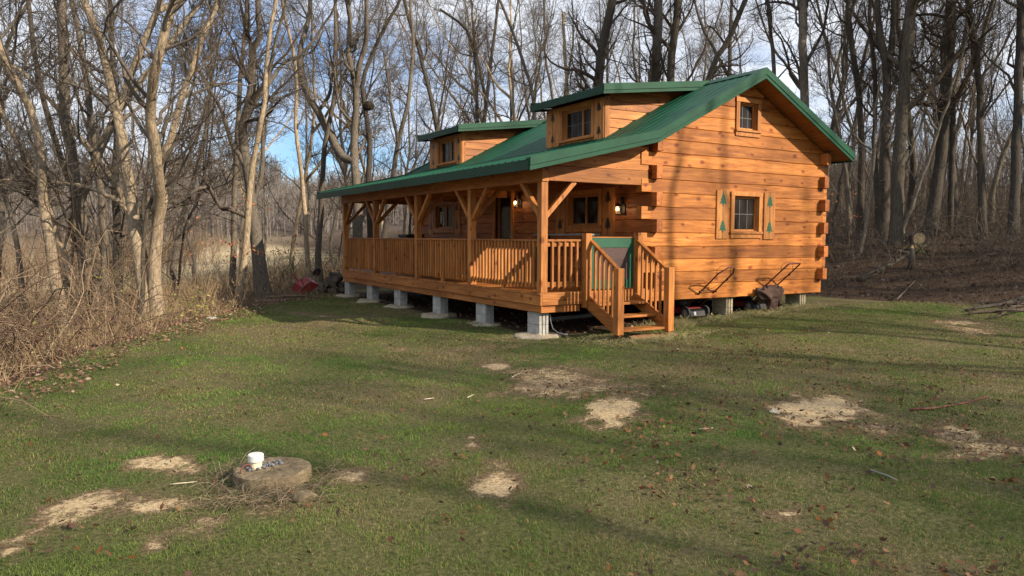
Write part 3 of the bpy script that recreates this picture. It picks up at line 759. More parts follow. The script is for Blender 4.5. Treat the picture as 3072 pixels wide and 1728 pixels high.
# ------------------------------------------------------------------ loose things round the cabin
def place(o, loc, rz=0.):
    o.location = loc; o.rotation_euler = (0, 0, rz)
def noisy_disc(n, rs, amp):
    g = np.arange(n)*2*math.pi/n
    return g, 1+amp*np.sin(2*g+rs.rand()*6)+amp*.6*np.sin(3*g+rs.rand()*6)+amp*.4*rs.randn(n)

def mower(label, loc, rz, squared, bag):
    """push mower: front is +y, handle runs back over -y"""
    r = empty('lawn_mower', (0,0,0), label, 'lawn mower', None)
    m = MB(); pts = []
    for z, s in ((.09,1.),(.16,1.),(.20,.93),(.215,.8)):
        pts.append([(s*x, s*y, z) for x, y in ((-.24,-.30),(.24,-.30),(.27,-.15),(.27,.18),(.17,.34),(-.17,.34),(-.27,.18),(-.27,-.15))])
    m.add([p for q in pts for p in q], [(8*k+i, 8*k+(i+1)%8, 8*k+8+(i+1)%8, 8*k+8+i) for k in range(3) for i in range(8)]+[tuple(range(24,32)), tuple(range(7,-1,-1))])
    m.build('mower_deck', REDP, r, .01)
    m = MB(); m.lathe((0,.04,.21), [(.13,0),(.15,.05),(.15,.13),(.11,.17),(.05,.185),(.02,.19)], 18)
    m.box(-.15,.0,.1,.24,.22,.34); m.box(.06,.18,-.04,.16,.22,.36); m.build('engine', BLACK, r, .012, smooth=False)
    m = MB(); m.lathe((.11,.14,.36), [(.03,0),(.035,.02),(.03,.035)], 10); m.build('fuel_cap', GREYP, r)
    fl = MB(); fl.add([(-.22,-.31,.20),(.22,-.31,.20),(.22,-.40,.15),(-.22,-.40,.15),(-.22,-.43,.03),(.22,-.43,.03),(-.22,-.30,.03),(.22,-.30,.03)],
        [(0,1,2,3),(3,2,5,4),(0,3,4,6),(1,7,5,2),(6,4,5,7),(0,6,7,1)]); flap = fl.build('rear_guard', BLACK, r, .015)
    lb = MB(); lb.add([(-.13,-.4065,.135),(-.07,-.4065,.135),(-.07,-.4275,.065),(-.13,-.4275,.065)], [(0,1,2,3)])
    lb.add([(p[0], p[1]-.004, p[2]) for p in lb.v], [(0,1,2,3)]); lb.build('warning_label', WHITEP, flap)
    for x, y, R in ((-.29,-.33,.125), (.29,-.33,.125), (-.27,.27,.10), (.27,.27,.10)):
        m = MB(); sg = 1 if x > 0 else -1
        m.lathe((x, y, R), [(R*.72,-.03),(R*.97,-.026),(R,-.012),(R,.012),(R*.97,.026),(R*.72,.03)], 22, (1,0,0)); wh = m.build('wheel', RUBBER, r, smooth=False)
        m = MB(); m.lathe((x, y, R), [(R*.715,-.022),(R*.715,.022)], 18, (1,0,0)); m.lathe((x+sg*.022, y, R), [(R*.55,0),(R*.5,.008),(R*.2,.014),(R*.12,.02)], 18, (sg,0,0))
        m.build('hub_cap', GREYP, wh)
    hb = MB(); yb, zb = -.27, .23; yt, zt = -1.24, 1.08
    dy, dzz = yt-yb, zt-zb; P = lambda x, f: (x, yb+dy*f, zb+dzz*f)
    if squared:
        path = [P(-.21,0), P(-.21,.97), P(-.19,1.), P(.19,1.), P(.21,.97), P(.21,0)]
    else:
        path = [P(-.21,0), P(-.22,.86), P(-.20,.88), P(-.09,1.), P(.09,1.), P(.20,.88), P(.22,.86), P(.21,0)]
    hb.tube(path, .0165, 8); hb.tube([P(-.205,.42), P(.205,.42)], .011, 8)
    h = hb.build('handle', RUST, r, smooth=True)
    b = MB(); b.tube([P(-.21,.80), (-.2, yb+dy*.88+.07, zb+dzz*.88+.06), (-.15, yb+dy*.95+.07, zb+dzz*.95+.07), (.15, yb+dy*.95+.07, zb+dzz*.95+.07), (.2, yb+dy*.88+.07, zb+dzz*.88+.06), P(.21,.80)], .005, 6)
    b.build('control_bail', RUST, h, smooth=True)
    for x, f in ((-.235,.40), (.235,.40), (.235,.70)):
        k = MB(); k.lathe(P(x, f), [(.02,-.02),(.028,-.012),(.028,.012),(.02,.02)], 10, (1,0,0)); k.build('knob', BLACK, h)
    k = MB(); k.tube([P(.22,.7), (.15, yb+dy*.5+.06, zb+dzz*.5), (.05,-.1,.4), (.02,.0,.36)], .004, 5); k.build('control_cable', BLACK, h, smooth=True)
    place(r, loc, rz); return r
M1 = mower('red push mower with a bent trapezoid handle, parked nearest the stairs', (4.02, .60, hz(4.1,.3)+.01), RAD(3), False, False)
M2 = mower('red push mower with a squared handle, under the brown cloth bag', (5.98, .66, hz(6.0,.2)-.03), RAD(4), True, True)
# collapsed bag slung over the second mower
def cloth_lump(name, c, rad, seed, mat):
    rs = np.random.RandomState(seed); n, k = 30, 16; vs = []
    ph = rs.rand(8)*6
    for j in range(k+1):
        th = math.pi*j/k
        for i in range(n):
            g = 2*math.pi*i/n
            f = 1+.16*math.sin(3*g+ph[0]+2*th)+.12*math.sin(5*g+ph[1]-3*th)+.09*math.sin(7*th+ph[2]+g)+.06*math.sin(9*g+4*th+ph[3])
            f -= .20*abs(math.sin(2.5*g+1.7*th+ph[5]))+.13*abs(math.sin(4*th-1.5*g+ph[6]))-.14
            z = math.cos(th)*rad[2]; z = z-.10*max(0, math.sin(th))**2*math.sin(2*g+ph[4])
            vs.append((c[0]+rad[0]*math.sin(th)*math.cos(g)*f, c[1]+rad[1]*math.sin(th)*math.sin(g)*f, c[2]+z*f))
    m = MB(); m.add(vs, [(j*n+i, j*n+(i+1) % n, (j+1)*n+(i+1) % n, (j+1)*n+i) for j in range(k) for i in range(n)])
    return m
bc = on_plane(2300, 884, 1, -.12)
m = cloth_lump('bag', bc, (.33,.17,.16), 4, CLOTH); cloth_lump2 = cloth_lump('x', bc+np.array([.10,-.05,-.2]), (.12,.09,.17), 9, CLOTH)
m.add(cloth_lump2.v, cloth_lump2.f); l3 = cloth_lump('x', bc+np.array([.36,.0,-.03]), (.10,.09,.19), 12, CLOTH); m.add(l3.v, l3.f)
o = m.build('grass_bag', CLOTH, None, origin=tuple(bc), smooth=True); tag(o, 'crumpled brown cloth bag slung over the right hand mower', 'bag')

# flagstone at the stair foot
c = gnd(1955, 1010, hz(1.7,-1.4)); rs = np.random.RandomState(2); m = MB(); g, f = noisy_disc(18, rs, .08); zc = hz(c[0], c[1])+.03
cx, cy = c[0]+.02, c[1]-.06
vs = [(cx+.50*f[i]*math.cos(g[i]), cy+.19*f[i]*math.sin(g[i]), zc+h+.004*rs.randn()) for h in (-.07, .012) for i in range(18)]
m.add(vs, [tuple(range(18, 36))]+[(i, (i+1)%18, (i+1)%18+18, i+18) for i in range(18)])
o = m.build('step_stone', STONE, None, .012, origin=(cx, cy, zc)); tag(o, 'flat reddish stone slab lying in front of the stairs', 'stone')
# pale pipe lying in the shade below the deck
p, q = gnd(1650, 954, -.70), gnd(1781, 941, -.66); p[2] = hz(p[0], p[1])+.05; q[2] = hz(q[0], q[1])+.05
m = MB(); m.tube([p, (p+q)/2, q], .045, 12); o = m.build('grey_pipe', GREYW, None, origin=tuple(p), smooth=True); tag(o, 'pale grey pipe lying in the shade beneath the porch deck', 'pipe')
m = MB(); m.tube([(.31,.16,-.40),(.325,.14,-.55),(.35,.12,-.66),(.44,.08,-.74),(.53,.04,-.765),(.56,.02,-.78)], .011, 6); m.lathe((.57,.015,-.775), [(.018,-.03),(.024,-.02),(.024,.02),(.018,.03)], 10, (1,-.5,0))
o = m.build('drain_hose', CLIPM, None, origin=(.31,.16,-.8), smooth=True); tag(o, 'thin grey hose hanging down beside the near corner pier', 'hose')

# things on the porch
bt = empty('porch_table', (1.75, 1.75, 0), 'long narrow grey topped table under the near porch window', 'table')
m = MB(); m.box(1.56, 1.98, .85, 2.72, 1.02, 1.06); m.build('tabletop', GREYW, bt, .01)
for x in (1.62, 1.92):
    for y in (.95, 2.6):
        m = MB(); m.box(x-.025, x+.025, y-.025, y+.025, 0.0, 1.018); m.build('leg', IRON, bt)
for y0, y1 in ((1.0, 1.7), (1.8, 2.5)):
    m = MB(); m.tube([(1.60, y0+(y1-y0)*k/10, .72+.22*math.sin(math.pi*k/10)) for k in range(11)], .012, 6); m.build('curved_brace', IRON, bt, smooth=True)
pb = empty('storage_box', (1.5, 9.15, 0), 'dark closed box standing near the far end of the porch', 'box')
m = MB(); m.box(1.25, 1.75, 8.85, 9.45, .0, .96); m.build('body', BLACK, pb, .02)
m = MB(); m.box(1.22, 1.78, 8.82, 9.48, .965, 1.05); m.build('lid', IRON, pb, .02)
wc = empty('wind_chime', (1.2, 6.45, 2.05), 'thin wind chime hanging in front of the left porch window', 'wind chime')
m = MB(); m.tube([(1.2,6.45,2.10),(1.2,6.45,1.62)], .004, 5); m.build('cord', CLIPM, wc)
m = MB(); m.lathe((1.2,6.45,1.6), [(.05,0),(.05,.015),(.01,.03)], 12); m.build('top_disc', CLIPM, wc)
for k in range(5):
    g = k*1.2566; x, y = 1.2+.042*math.cos(g), 6.45+.042*math.sin(g)
    m = MB(); m.tube([(x,y,1.59),(x,y,1.25+.04*k)], .006, 6); m.build('chime_tube', CLIPM, wc)

# ------------------------------------------------------------------ tank lid and vent in the lawn
lc = np.array([-5.93, -5.44]); lz = hz(*lc); rs = np.random.RandomState(6); n = 48; g = np.arange(n)*2*math.pi/n
prof = [(.277,-.08),(.277,.055),(.273,.10),(.26,.107),(.16,.106),(.05,.104),(.0,.104)]; vs = []
for r, h in prof:
    vs += [(lc[0]+r*math.cos(a)*(1+.006*rs.randn()), lc[1]+r*math.sin(a)*(1+.006*rs.randn()), lz+h+(.0035*rs.randn() if r < .265 else 0)) for a in g]
m = MB(); m.add(vs, [(j*n+i, j*n+(i+1)%n, (j+1)*n+(i+1)%n, (j+1)*n+i) for j in range(6) for i in range(n)])
o = m.build('tank_lid', LIDM, None, origin=(lc[0], lc[1], lz), smooth=False); tag(o, 'round weathered concrete tank lid set in the lawn', 'tank lid')
lh = MB(); hc = np.array([lc[0]-.19, lc[1]-.02, lz+.107])
lh.tube([hc+np.array([.0+.045*math.cos(a), .02*math.cos(a), .055*math.sin(a)]) for a in np.linspace(0, math.pi, 9)], .005, 6)
h = lh.build('lift_ring', RUST, o, smooth=True)
vp = on_plane(768, 1406, 2, lz+.10); vz = hz(vp[0], vp[1])
v = empty('vent_pipe', (vp[0], vp[1], vz), 'short capped white plastic pipe at the back of the round lid', 'pipe')
m = MB(); m.lathe((vp[0], vp[1], vz), [(.043,-.1),(.043,.18)], 28); m.build('pipe', CREAM, v, smooth=False)
m = MB(); m.lathe((vp[0], vp[1], vz), [(.046,.154),(.053,.156),(.056,.161),(.056,.205),(.051,.21),(.0,.211)], 32); m.build('cap', WHITEP, v, smooth=False)
# handful of grey gravel on the lid
rs = np.random.RandomState(14); m = MB()
for k in range(48):
    a = rs.rand()*.26-.14; b = rs.randn()*.022; c = (lc[0]-.10+a+.06, lc[1]+.05+a*.28+b, lz+.11+.006*rs.rand()); s = .008+.008*rs.rand()
    m.lathe(c, [(s*.3,-s*.6),(s*1.1,-s*.1),(s*.8,s*.5),(s*.1,s*.7)], 5, rs.randn(3)+(0,0,1))
GRAV = plain('grey_gravel', (.13,.14,.16), .9, 0., .4, 20., 0., .2)
o = m.build('gravel', GRAV, None, origin=(lc[0], lc[1], lz)); tag(o, 'small scatter of grey gravel on the round concrete lid', 'gravel', kind='stuff')
def chunk(name, u, v, r, seed, label, cat, mat, flat=.6):
    c = gnd(u, v); z = hz(c[0], c[1]); rs = np.random.RandomState(seed); m = MB(); n = 9
    vs = [(c[0]+r*f*(1+.18*rs.randn())*math.cos(2*math.pi*i/n), c[1]+r*f*(1+.18*rs.randn())*math.sin(2*math.pi*i/n), z+h*r*flat) for f, h in ((1,-.3),(1.05,.3),(.7,.9),(.15,1.05)) for i in range(n)]
    m.add(vs, [(j*n+i, j*n+(i+1)%n, (j+1)*n+(i+1)%n, (j+1)*n+i) for j in range(3) for i in range(n)]+[tuple(range(27,36))])
    o = m.build(name, mat, None, origin=(c[0], c[1], z)); tag(o, label, cat)
chunk('broken_concrete', 905, 1500, .085, 3, 'broken lump of concrete in the dry grass below the lid', 'concrete', LIDM)
chunk('stone', 2325, 1243, .05, 4, 'pale yellow stone at the left edge of the right hand sandy patch', 'stone', PADM)
chunk('stone', 635, 958, .12, 5, 'flat grey stone on the lawn beside the leafy left edge', 'stone', BLOCK, .35)

# sticks on the lawn
def stick(pts, r, label, mat, name='stick', lift=.02):
    P = []
    for u, v in pts:
        c = gnd(u, v); c = gnd(u, v, hz(c[0], c[1])); P.append((c[0], c[1], hz(c[0], c[1])+lift))
    m = MB(); m.tube(P, list(np.linspace(r, r*.5, len(P))), 6); o = m.build(name, mat, None, origin=P[0], smooth=True); tag(o, label, 'stick'); return o
STRAW = plain('dry_straw', (.55,.49,.36), .8, 0., .2, 8.)
stick([(512,1461),(550,1457),(592,1453)], .005, 'straight pale straw lying left of the round lid', STRAW)
stick([(1273,1203),(1302,1199)], .006, 'short pale stick lying level in the green lawn left of the worn patches', STRAW)
stick([(1402,1198),(1423,1188)], .006, 'pale slanting stick just left of the brown worn patch', STRAW)
stick([(1536,1136),(1564,1123)], .006, 'pale stick beside the upper brown worn patch', STRAW)
stick([(2098,1293),(2140,1290)], .005, 'thin white stick lying below the right hand sandy patch', STRAW)
stick([(2730,1234),(2800,1230),(2890,1215),(2965,1195)], .012, 'long thin dark bent branch lying on the right side of the lawn', RUST)
stick([(2612,1418),(2665,1436),(2690,1448)], .008, 'grey stick lying among fallen leaves at the lower right', GREYW)

# ------------------------------------------------------------------ tipped red wheelbarrow and the log heap at the far end
wb = empty('wheelbarrow', (0,0,0), 'red wheelbarrow tipped on its side by the firewood heap', 'wheelbarrow')
m = MB(); A = [(-.36,-.5,.0),(.36,-.5,0),(.34,.45,0),(-.34,.45,0)]; B = [(-.2,-.28,-.30),(.2,-.28,-.30),(.2,.22,-.24),(-.2,.22,-.24)]
m.add(A+B+[(x*.97,y*.97,z-.006) for x,y,z in A]+[(x*.97,y*.97,z+.012) for x,y,z in B],
  [(0,1,5,4),(1,2,6,5),(2,3,7,6),(3,0,4,7),(7,6,5,4),(9,8,12,13),(10,9,13,14),(11,10,14,15),(8,11,15,12),(12,15,14,13),(0,8,9,1),(1,9,10,2),(2,10,11,3),(3,11,8,0)])
m.build('tray', REDP, wb, .015)
for s in (-1, 1):
    m = MB(); m.tube([(.1*s,.55,-.36),(.2*s,.1,-.33),(.27*s,-.6,-.2),(.28*s,-.95,-.12)], .02, 8); m.build('handle', OLDW, wb, smooth=True)
    m = MB(); m.tube([(.22*s,-.18,-.32),(.24*s,-.22,-.66),(.24*s,-.40,-.68)], .018, 7); m.build('leg', REDP, wb, smooth=True)
m = MB(); m.tube([(-.24,-.3,-.67),(.24,-.3,-.67)], .014, 7); m.build('leg_brace', REDP, wb)
m = MB(); m.lathe((0,.62,-.38), [(.09,-.04),(.17,-.04),(.19,-.02),(.19,.02),(.17,.04),(.09,.04)], 20, (1,0,0)); wl = m.build('wheel', RUBBER, wb)
m = MB(); m.lathe((0,.62,-.38), [(.02,-.06),(.088,-.03),(.088,.03),(.02,.06)], 14, (1,0,0)); m.build('rim', REDP, wl)
bpos = gnd(925, 880); wb.location = (bpos[0]-.05, bpos[1]+.1, hz(bpos[0], bpos[1])+.22); wb.rotation_euler = (RAD(150), RAD(-24), RAD(112)); wb.scale = (.78, .78, .78)

rng = random.Random(12)
def wlog(name, p, q, r, label, cat, mat, group=None, endmat=None, hollow=False):
    p = np.array(p, float); q = np.array(q, float); d = (q-p)/np.linalg.norm(q-p)
    m = MB(); m.tube([p, p*.66+q*.34+rng.uniform(-.01,.01), p*.33+q*.67, q], [r*1.03, r, r*.97, r*.98], 14)
    o = m.build(name, mat, None, origin=tuple(p), smooth=False); tag(o, label, cat, group)
    if endmat:
        for c, s in ((p, -1), (q, 1)):
            e = MB(); e.lathe(c, [(r*.9, 0), (r*.88, .006), (r*.0, .007)], 14, d*s); e.build('cut_end', endmat, o)
    return o
DARKEND = plain('old_cut_end', (.12,.09,.065), .9, 0., .3, 9.)
k = 0
for row, (n, u0, v0) in enumerate(((9, 962, 878), (7, 972, 868), (4, 985, 858))):
    for i in range(n):
        u = u0+i*(1030-962)/8+rng.uniform(-3,3); c = gnd(u, 880); zb = hz(c[0], c[1])
        z = zb+.09+row*.16+rng.uniform(-.02,.03); a = rng.uniform(-.55,.55)+1.15; L = rng.uniform(.38,.52); d = np.array([math.cos(a), math.sin(a), rng.uniform(-.1,.1)])*L/2
        c = c+np.array([.3, .45, 0])*rng.uniform(-.3,.6); c[2] = z
        wlog('firewood_log', c-d, c+d, rng.uniform(.075,.105), 'dark round firewood log heaped behind the red wheelbarrow', 'firewood', BARKD, 'firewood heap behind the wheelbarrow', DARKEND); k += 1
c = gnd(992, 868); c[2] = hz(c[0],c[1])+.50; wlog('firewood_log', c, c+np.array([.28,-.36,-.05]), .085, 'firewood log with a pale sawn end on top of the heap', 'firewood', BARKD, None, ENDG)
for i, (u, v) in enumerate(((812,897),(826,889),(842,893),(852,885),(866,892),(880,896),(838,882))):
    c = gnd(u, v); c[2] = hz(c[0], c[1])+.05+.03*(i % 3); a = -.2+rng.uniform(-.35,.35); d = np.array([math.cos(a), math.sin(a)*.4, rng.uniform(-.05,.12)])*rng.uniform(.3,.5)
    wlog('split_stick', c-d, c+d, rng.uniform(.025,.045), 'weathered split stick lying left of the red wheelbarrow', 'stick', OLDW, 'split sticks by the wheelbarrow')

# ------------------------------------------------------------------ fallen wood on the right-hand bank
def on_bank(u, v, d): p = at_depth(u, v, d); return p
def ground_hit(u, v):
    r = ray(u, v); lo = 8.
    for d in np.arange(8, 90, .2):
        p = CAM+r*d
        if p[2] < hz(p[0], p[1]): return p
    return CAM+r*40
p = on_bank(2757, 716, 23.5); q = p+np.array([2.2, 1.9, -.25]); wlog('cut_log', p, q, .20, 'cut log with a round pale sawn face, highest on the leafy bank', 'log', BARKM, None, ENDG)
p = on_bank(2730, 711, 23.8); q = p+np.array([1.9, 2.2, -.2]); wlog('cut_log', p, q, .17, 'dark ended log lying just left of the pale sawn log', 'log', BARKD, None, IRON)
p = ground_hit(2733, 812); p[2] -= .1; o = MB()
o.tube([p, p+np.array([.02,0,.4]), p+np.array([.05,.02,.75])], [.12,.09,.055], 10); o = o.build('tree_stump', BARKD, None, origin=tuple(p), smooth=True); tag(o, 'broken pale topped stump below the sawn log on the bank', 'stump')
e = MB(); e.lathe(p+np.array([.05,.02,.75]), [(.05,0),(.04,.03),(.015,.09)], 7); e.build('splintered_top', ENDG, o)
def fallen(pts, r, label, mat, lift=.06):
    P = []
    for u, v in pts:
        c = ground_hit(u, v); P.append((c[0], c[1], c[2]+lift))
    m = MB(); m.tube(P, list(np.linspace(r, r*.4, len(P))), 8)
    rs = np.random.RandomState(int(pts[0][0]))
    for i in range(1, len(P)-1):
        for _ in range(2):
            d = rs.randn(3)*.35; d[2] = abs(d[2])*.25+.04; m.tube([P[i], np.array(P[i])+d*.6, np.array(P[i])+d*1.1+rs.randn(3)*.08], [r*.35, r*.22, r*.08], 5)
    o = m.build('fallen_branch', mat, None, origin=P[0], smooth=True); tag(o, label, 'branch')
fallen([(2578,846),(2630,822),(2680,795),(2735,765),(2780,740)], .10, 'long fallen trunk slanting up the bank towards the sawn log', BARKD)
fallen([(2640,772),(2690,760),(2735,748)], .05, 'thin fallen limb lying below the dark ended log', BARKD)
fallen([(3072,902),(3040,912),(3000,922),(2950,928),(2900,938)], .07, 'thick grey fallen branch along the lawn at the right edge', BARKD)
fallen([(3072,938),(3030,940),(2980,942),(2930,944),(2905,950)], .05, 'grey forked branch lying in front of the thick one at the right edge', TWIGD)
fallen([(3070,920),(3035,930),(3000,955),(2970,962)], .04, 'crooked grey branch crossing the heap at the right edge', TWIGD)
fallen([(2690,905),(2715,880),(2745,848)], .022, 'slender straight pale branch leaning on the leafy bank', TWIG)
fallen([(2870,718),(2930,730),(2985,750)], .03, 'thin bare limb lying level on the bank right of the sawn log', TWIG)
# ------------------------------------------------------------------ bare trees
def resample(pts, K, rs=None, wob=0.):
    pts = np.array(pts, float); s = np.concatenate([[0], np.cumsum(np.linalg.norm(np.diff(pts, axis=0), axis=1))])
    q = np.linspace(0, s[-1], K); n = len(pts)
    # smooth (Catmull-Rom) interpolation
    i = np.clip(np.searchsorted(s, q, side='right')-1, 0, n-2); f = ((q-s[i])/(s[i+1]-s[i]+1e-9))[:,None]
    p0 = pts[np.maximum(i-1,0)]; p1 = pts[i]; p2 = pts[i+1]; p3 = pts[np.minimum(i+2,n-1)]
    out = .5*((2*p1)+(-p0+p2)*f+(2*p0-5*p1+4*p2-p3)*f**2+(-p0+3*p1-3*p2+p3)*f**3)
    if rs is not None and wob: 
        k = rs.randn(K,3)*wob; k[0] = 0; out = out+k
    return out

def spawn(rs, P, R, n, t0, t1, L, ang, K, up, wob, rsc, taper=.3, rmin=.004, fall=.55):
    N0, Kp, _ = P.shape; M = N0*n; idx = np.repeat(np.arange(N0), n)
    t = t0+(t1-t0)*rs.rand(M); f = t*(Kp-1); i = np.minimum(f.astype(int), Kp-2); fr = (f-i)
    pos = P[idx,i]*(1-fr)[:,None]+P[idx,i+1]*fr[:,None]; tan = norm(P[idx,i+1]-P[idx,i]); rad = R[idx,i]*(1-fr)+R[idx,i+1]*fr
    ref = np.where(np.abs(tan[:,2:3]) > .9, np.array([[1.,0,0]]), np.array([[0,0,1.]])); A = norm(np.cross(tan, ref)); B = np.cross(tan, A)
    ph = rs.rand(M)*2*math.pi; th = np.radians(rs.uniform(ang[0], ang[1], M))
    d = np.cos(th)[:,None]*tan+np.sin(th)[:,None]*(np.cos(ph)[:,None]*A+np.sin(ph)[:,None]*B)
    Ls = (L if np.isscalar(L) else L[idx])*(1-fall*(t-t0)/(t1-t0+1e-6))*rs.uniform(.55,1.25,M)
    out = np.empty((M,K,3)); out[:,0] = pos; step = (Ls/(K-1))[:,None]
    for k in range(1, K):
        d = norm(d+rs.randn(M,3)*wob+np.array([0,0,up])); out[:,k] = out[:,k-1]+d*step
    r0 = np.maximum(rad*rsc*rs.uniform(.7,1.1,M), rmin); RR = r0[:,None]*np.linspace(1, taper, K)[None,:]
    return out, np.maximum(RR, rmin*.7)

def crown_arr(rs, P, R, n1, L1, t0=.3, dens=1., ang=(28,62), twig=True, up=.10, rmin=.0034):
    """limbs, branches, sprays and twigs on the given stems"""
    a1, r1 = spawn(rs, P, R, n1, t0, .99, L1, ang, 9, up, .24, .48, .22, .014)
    a2, r2 = spawn(rs, a1, r1, max(2, int(6*dens)), .12, 1., L1*.46, (28,68), 6, up*.9, .26, .55, .35, .008)
    a3, r3 = spawn(rs, a2, r2, max(2, int(6*dens)), .1, 1., L1*.23, (28,65), 4, up*.8, .26, .6, .5, rmin)
    a4, r4 = spawn(rs, a1, r1, 4, .3, 1., L1*.2, (28,65), 4, up, .2, .4, .5, rmin)
    A = Arr(); A.add(*tubes(a1, r1, 6)); A.add(*tubes(a2, r2, 4)); A.add(*tubes(a3, r3, 3)); A.add(*tubes(a4, r4, 3))
    if twig:
        a5, r5 = spawn(rs, a3, r3, 2, .2, 1., L1*.15, (25,58), 3, up*.5, .2, .75, .7, rmin*.8); A.add(*tubes(a5, r5, 3))
    return A

def stem_radii(K, r0, r1, flare=.35):
    t = np.linspace(0, 1, K); return (r0+(r1-r0)*t)*(1+flare*np.exp(-t*K/1.6))

def hero(name, label, cat, D, stems, mb, mt, seed, n1=11, L1=3.0, dens=1., t0=.25, group=None, ext=6., ground_join=True, drift=.7):
    """stems: list of (u,v points), base width px, top width px, starts-on-the-ground flag - traced at distance D, then grown on above the picture"""
    rs = np.random.RandomState(seed); Ps = []; Rs = []; base = None; K = 26
    for pts, w0, w1, rooted in stems:
        W = []
        dd = np.cumsum(rs.randn(len(pts))*.35*drift); dd -= dd[0]
        D0 = D; join = None
        if not rooted and Ps:
            allp = np.concatenate(Ps); rel = allp-CAM; zz = rel@FW; uv = np.stack([IMW/2+FPX*(rel@RT)/zz, IMH/2-FPX*(rel@UP)/zz], 1)
            j = int(np.argmin(np.hypot(uv[:,0]-pts[0][0], uv[:,1]-pts[0][1]))); join = allp[j]; D0 = float(zz[j])
        for (u, v), e in zip(pts, dd): W.append(join if (join is not None and not W) else at_depth(u, v, D0+(e if len(W) else 0)))
        r0, r1 = w0*D/FPX/2, w1*D/FPX/2
        if rooted:
            b = W[0]; g = hz(b[0], b[1])
            if b[2] > g+.05:
                W.insert(0, np.array([b[0]-(W[1][0]-b[0])*.15, b[1], g-.15]))
            else: W[0] = np.array([b[0], b[1], g-.15])
            if base is None: base = W[0]+np.array([0,0,.15])
        if pts[-1][1] <= 10:
            d = norm(W[-1]-W[-2]); d = norm(d+np.array([0,0,.5])); rr = r1
            for k in range(3):
                d = norm(d+rs.randn(3)*.12); W.append(W[-1]+d*ext/3)
            P = resample(W, K, rs, .012); s = np.linspace(0, 1, K)
            L = np.linalg.norm(np.diff(P, axis=0), axis=1).sum(); fe = 1-ext/L
            R = np.where(s < fe, r0+(r1-r0)*s/fe, r1*(1-.8*(s-fe)/(1-fe)))
        else:
            P = resample(W, K, rs, .012); s = np.linspace(0, 1, K); R = r0+(r1-r0)*s
        if rooted: R = R*(1+.55*np.exp(-s*K/1.1))
        Ps.append(P); Rs.append(R)
    P = np.stack(Ps); R = np.stack(Rs)
    if base is None: base = P[0,0]
    e = empty('bare_tree', tuple(base), label, cat, group)
    A = Arr(); A.add(*tubes(P, R, 11)); A.build('trunk', mb, e, smooth=True)
    if n1: crown_arr(rs, P, R, n1, L1, t0, dens).build('crown', mt, e, smooth=False)
    return e
T = True; F_ = False
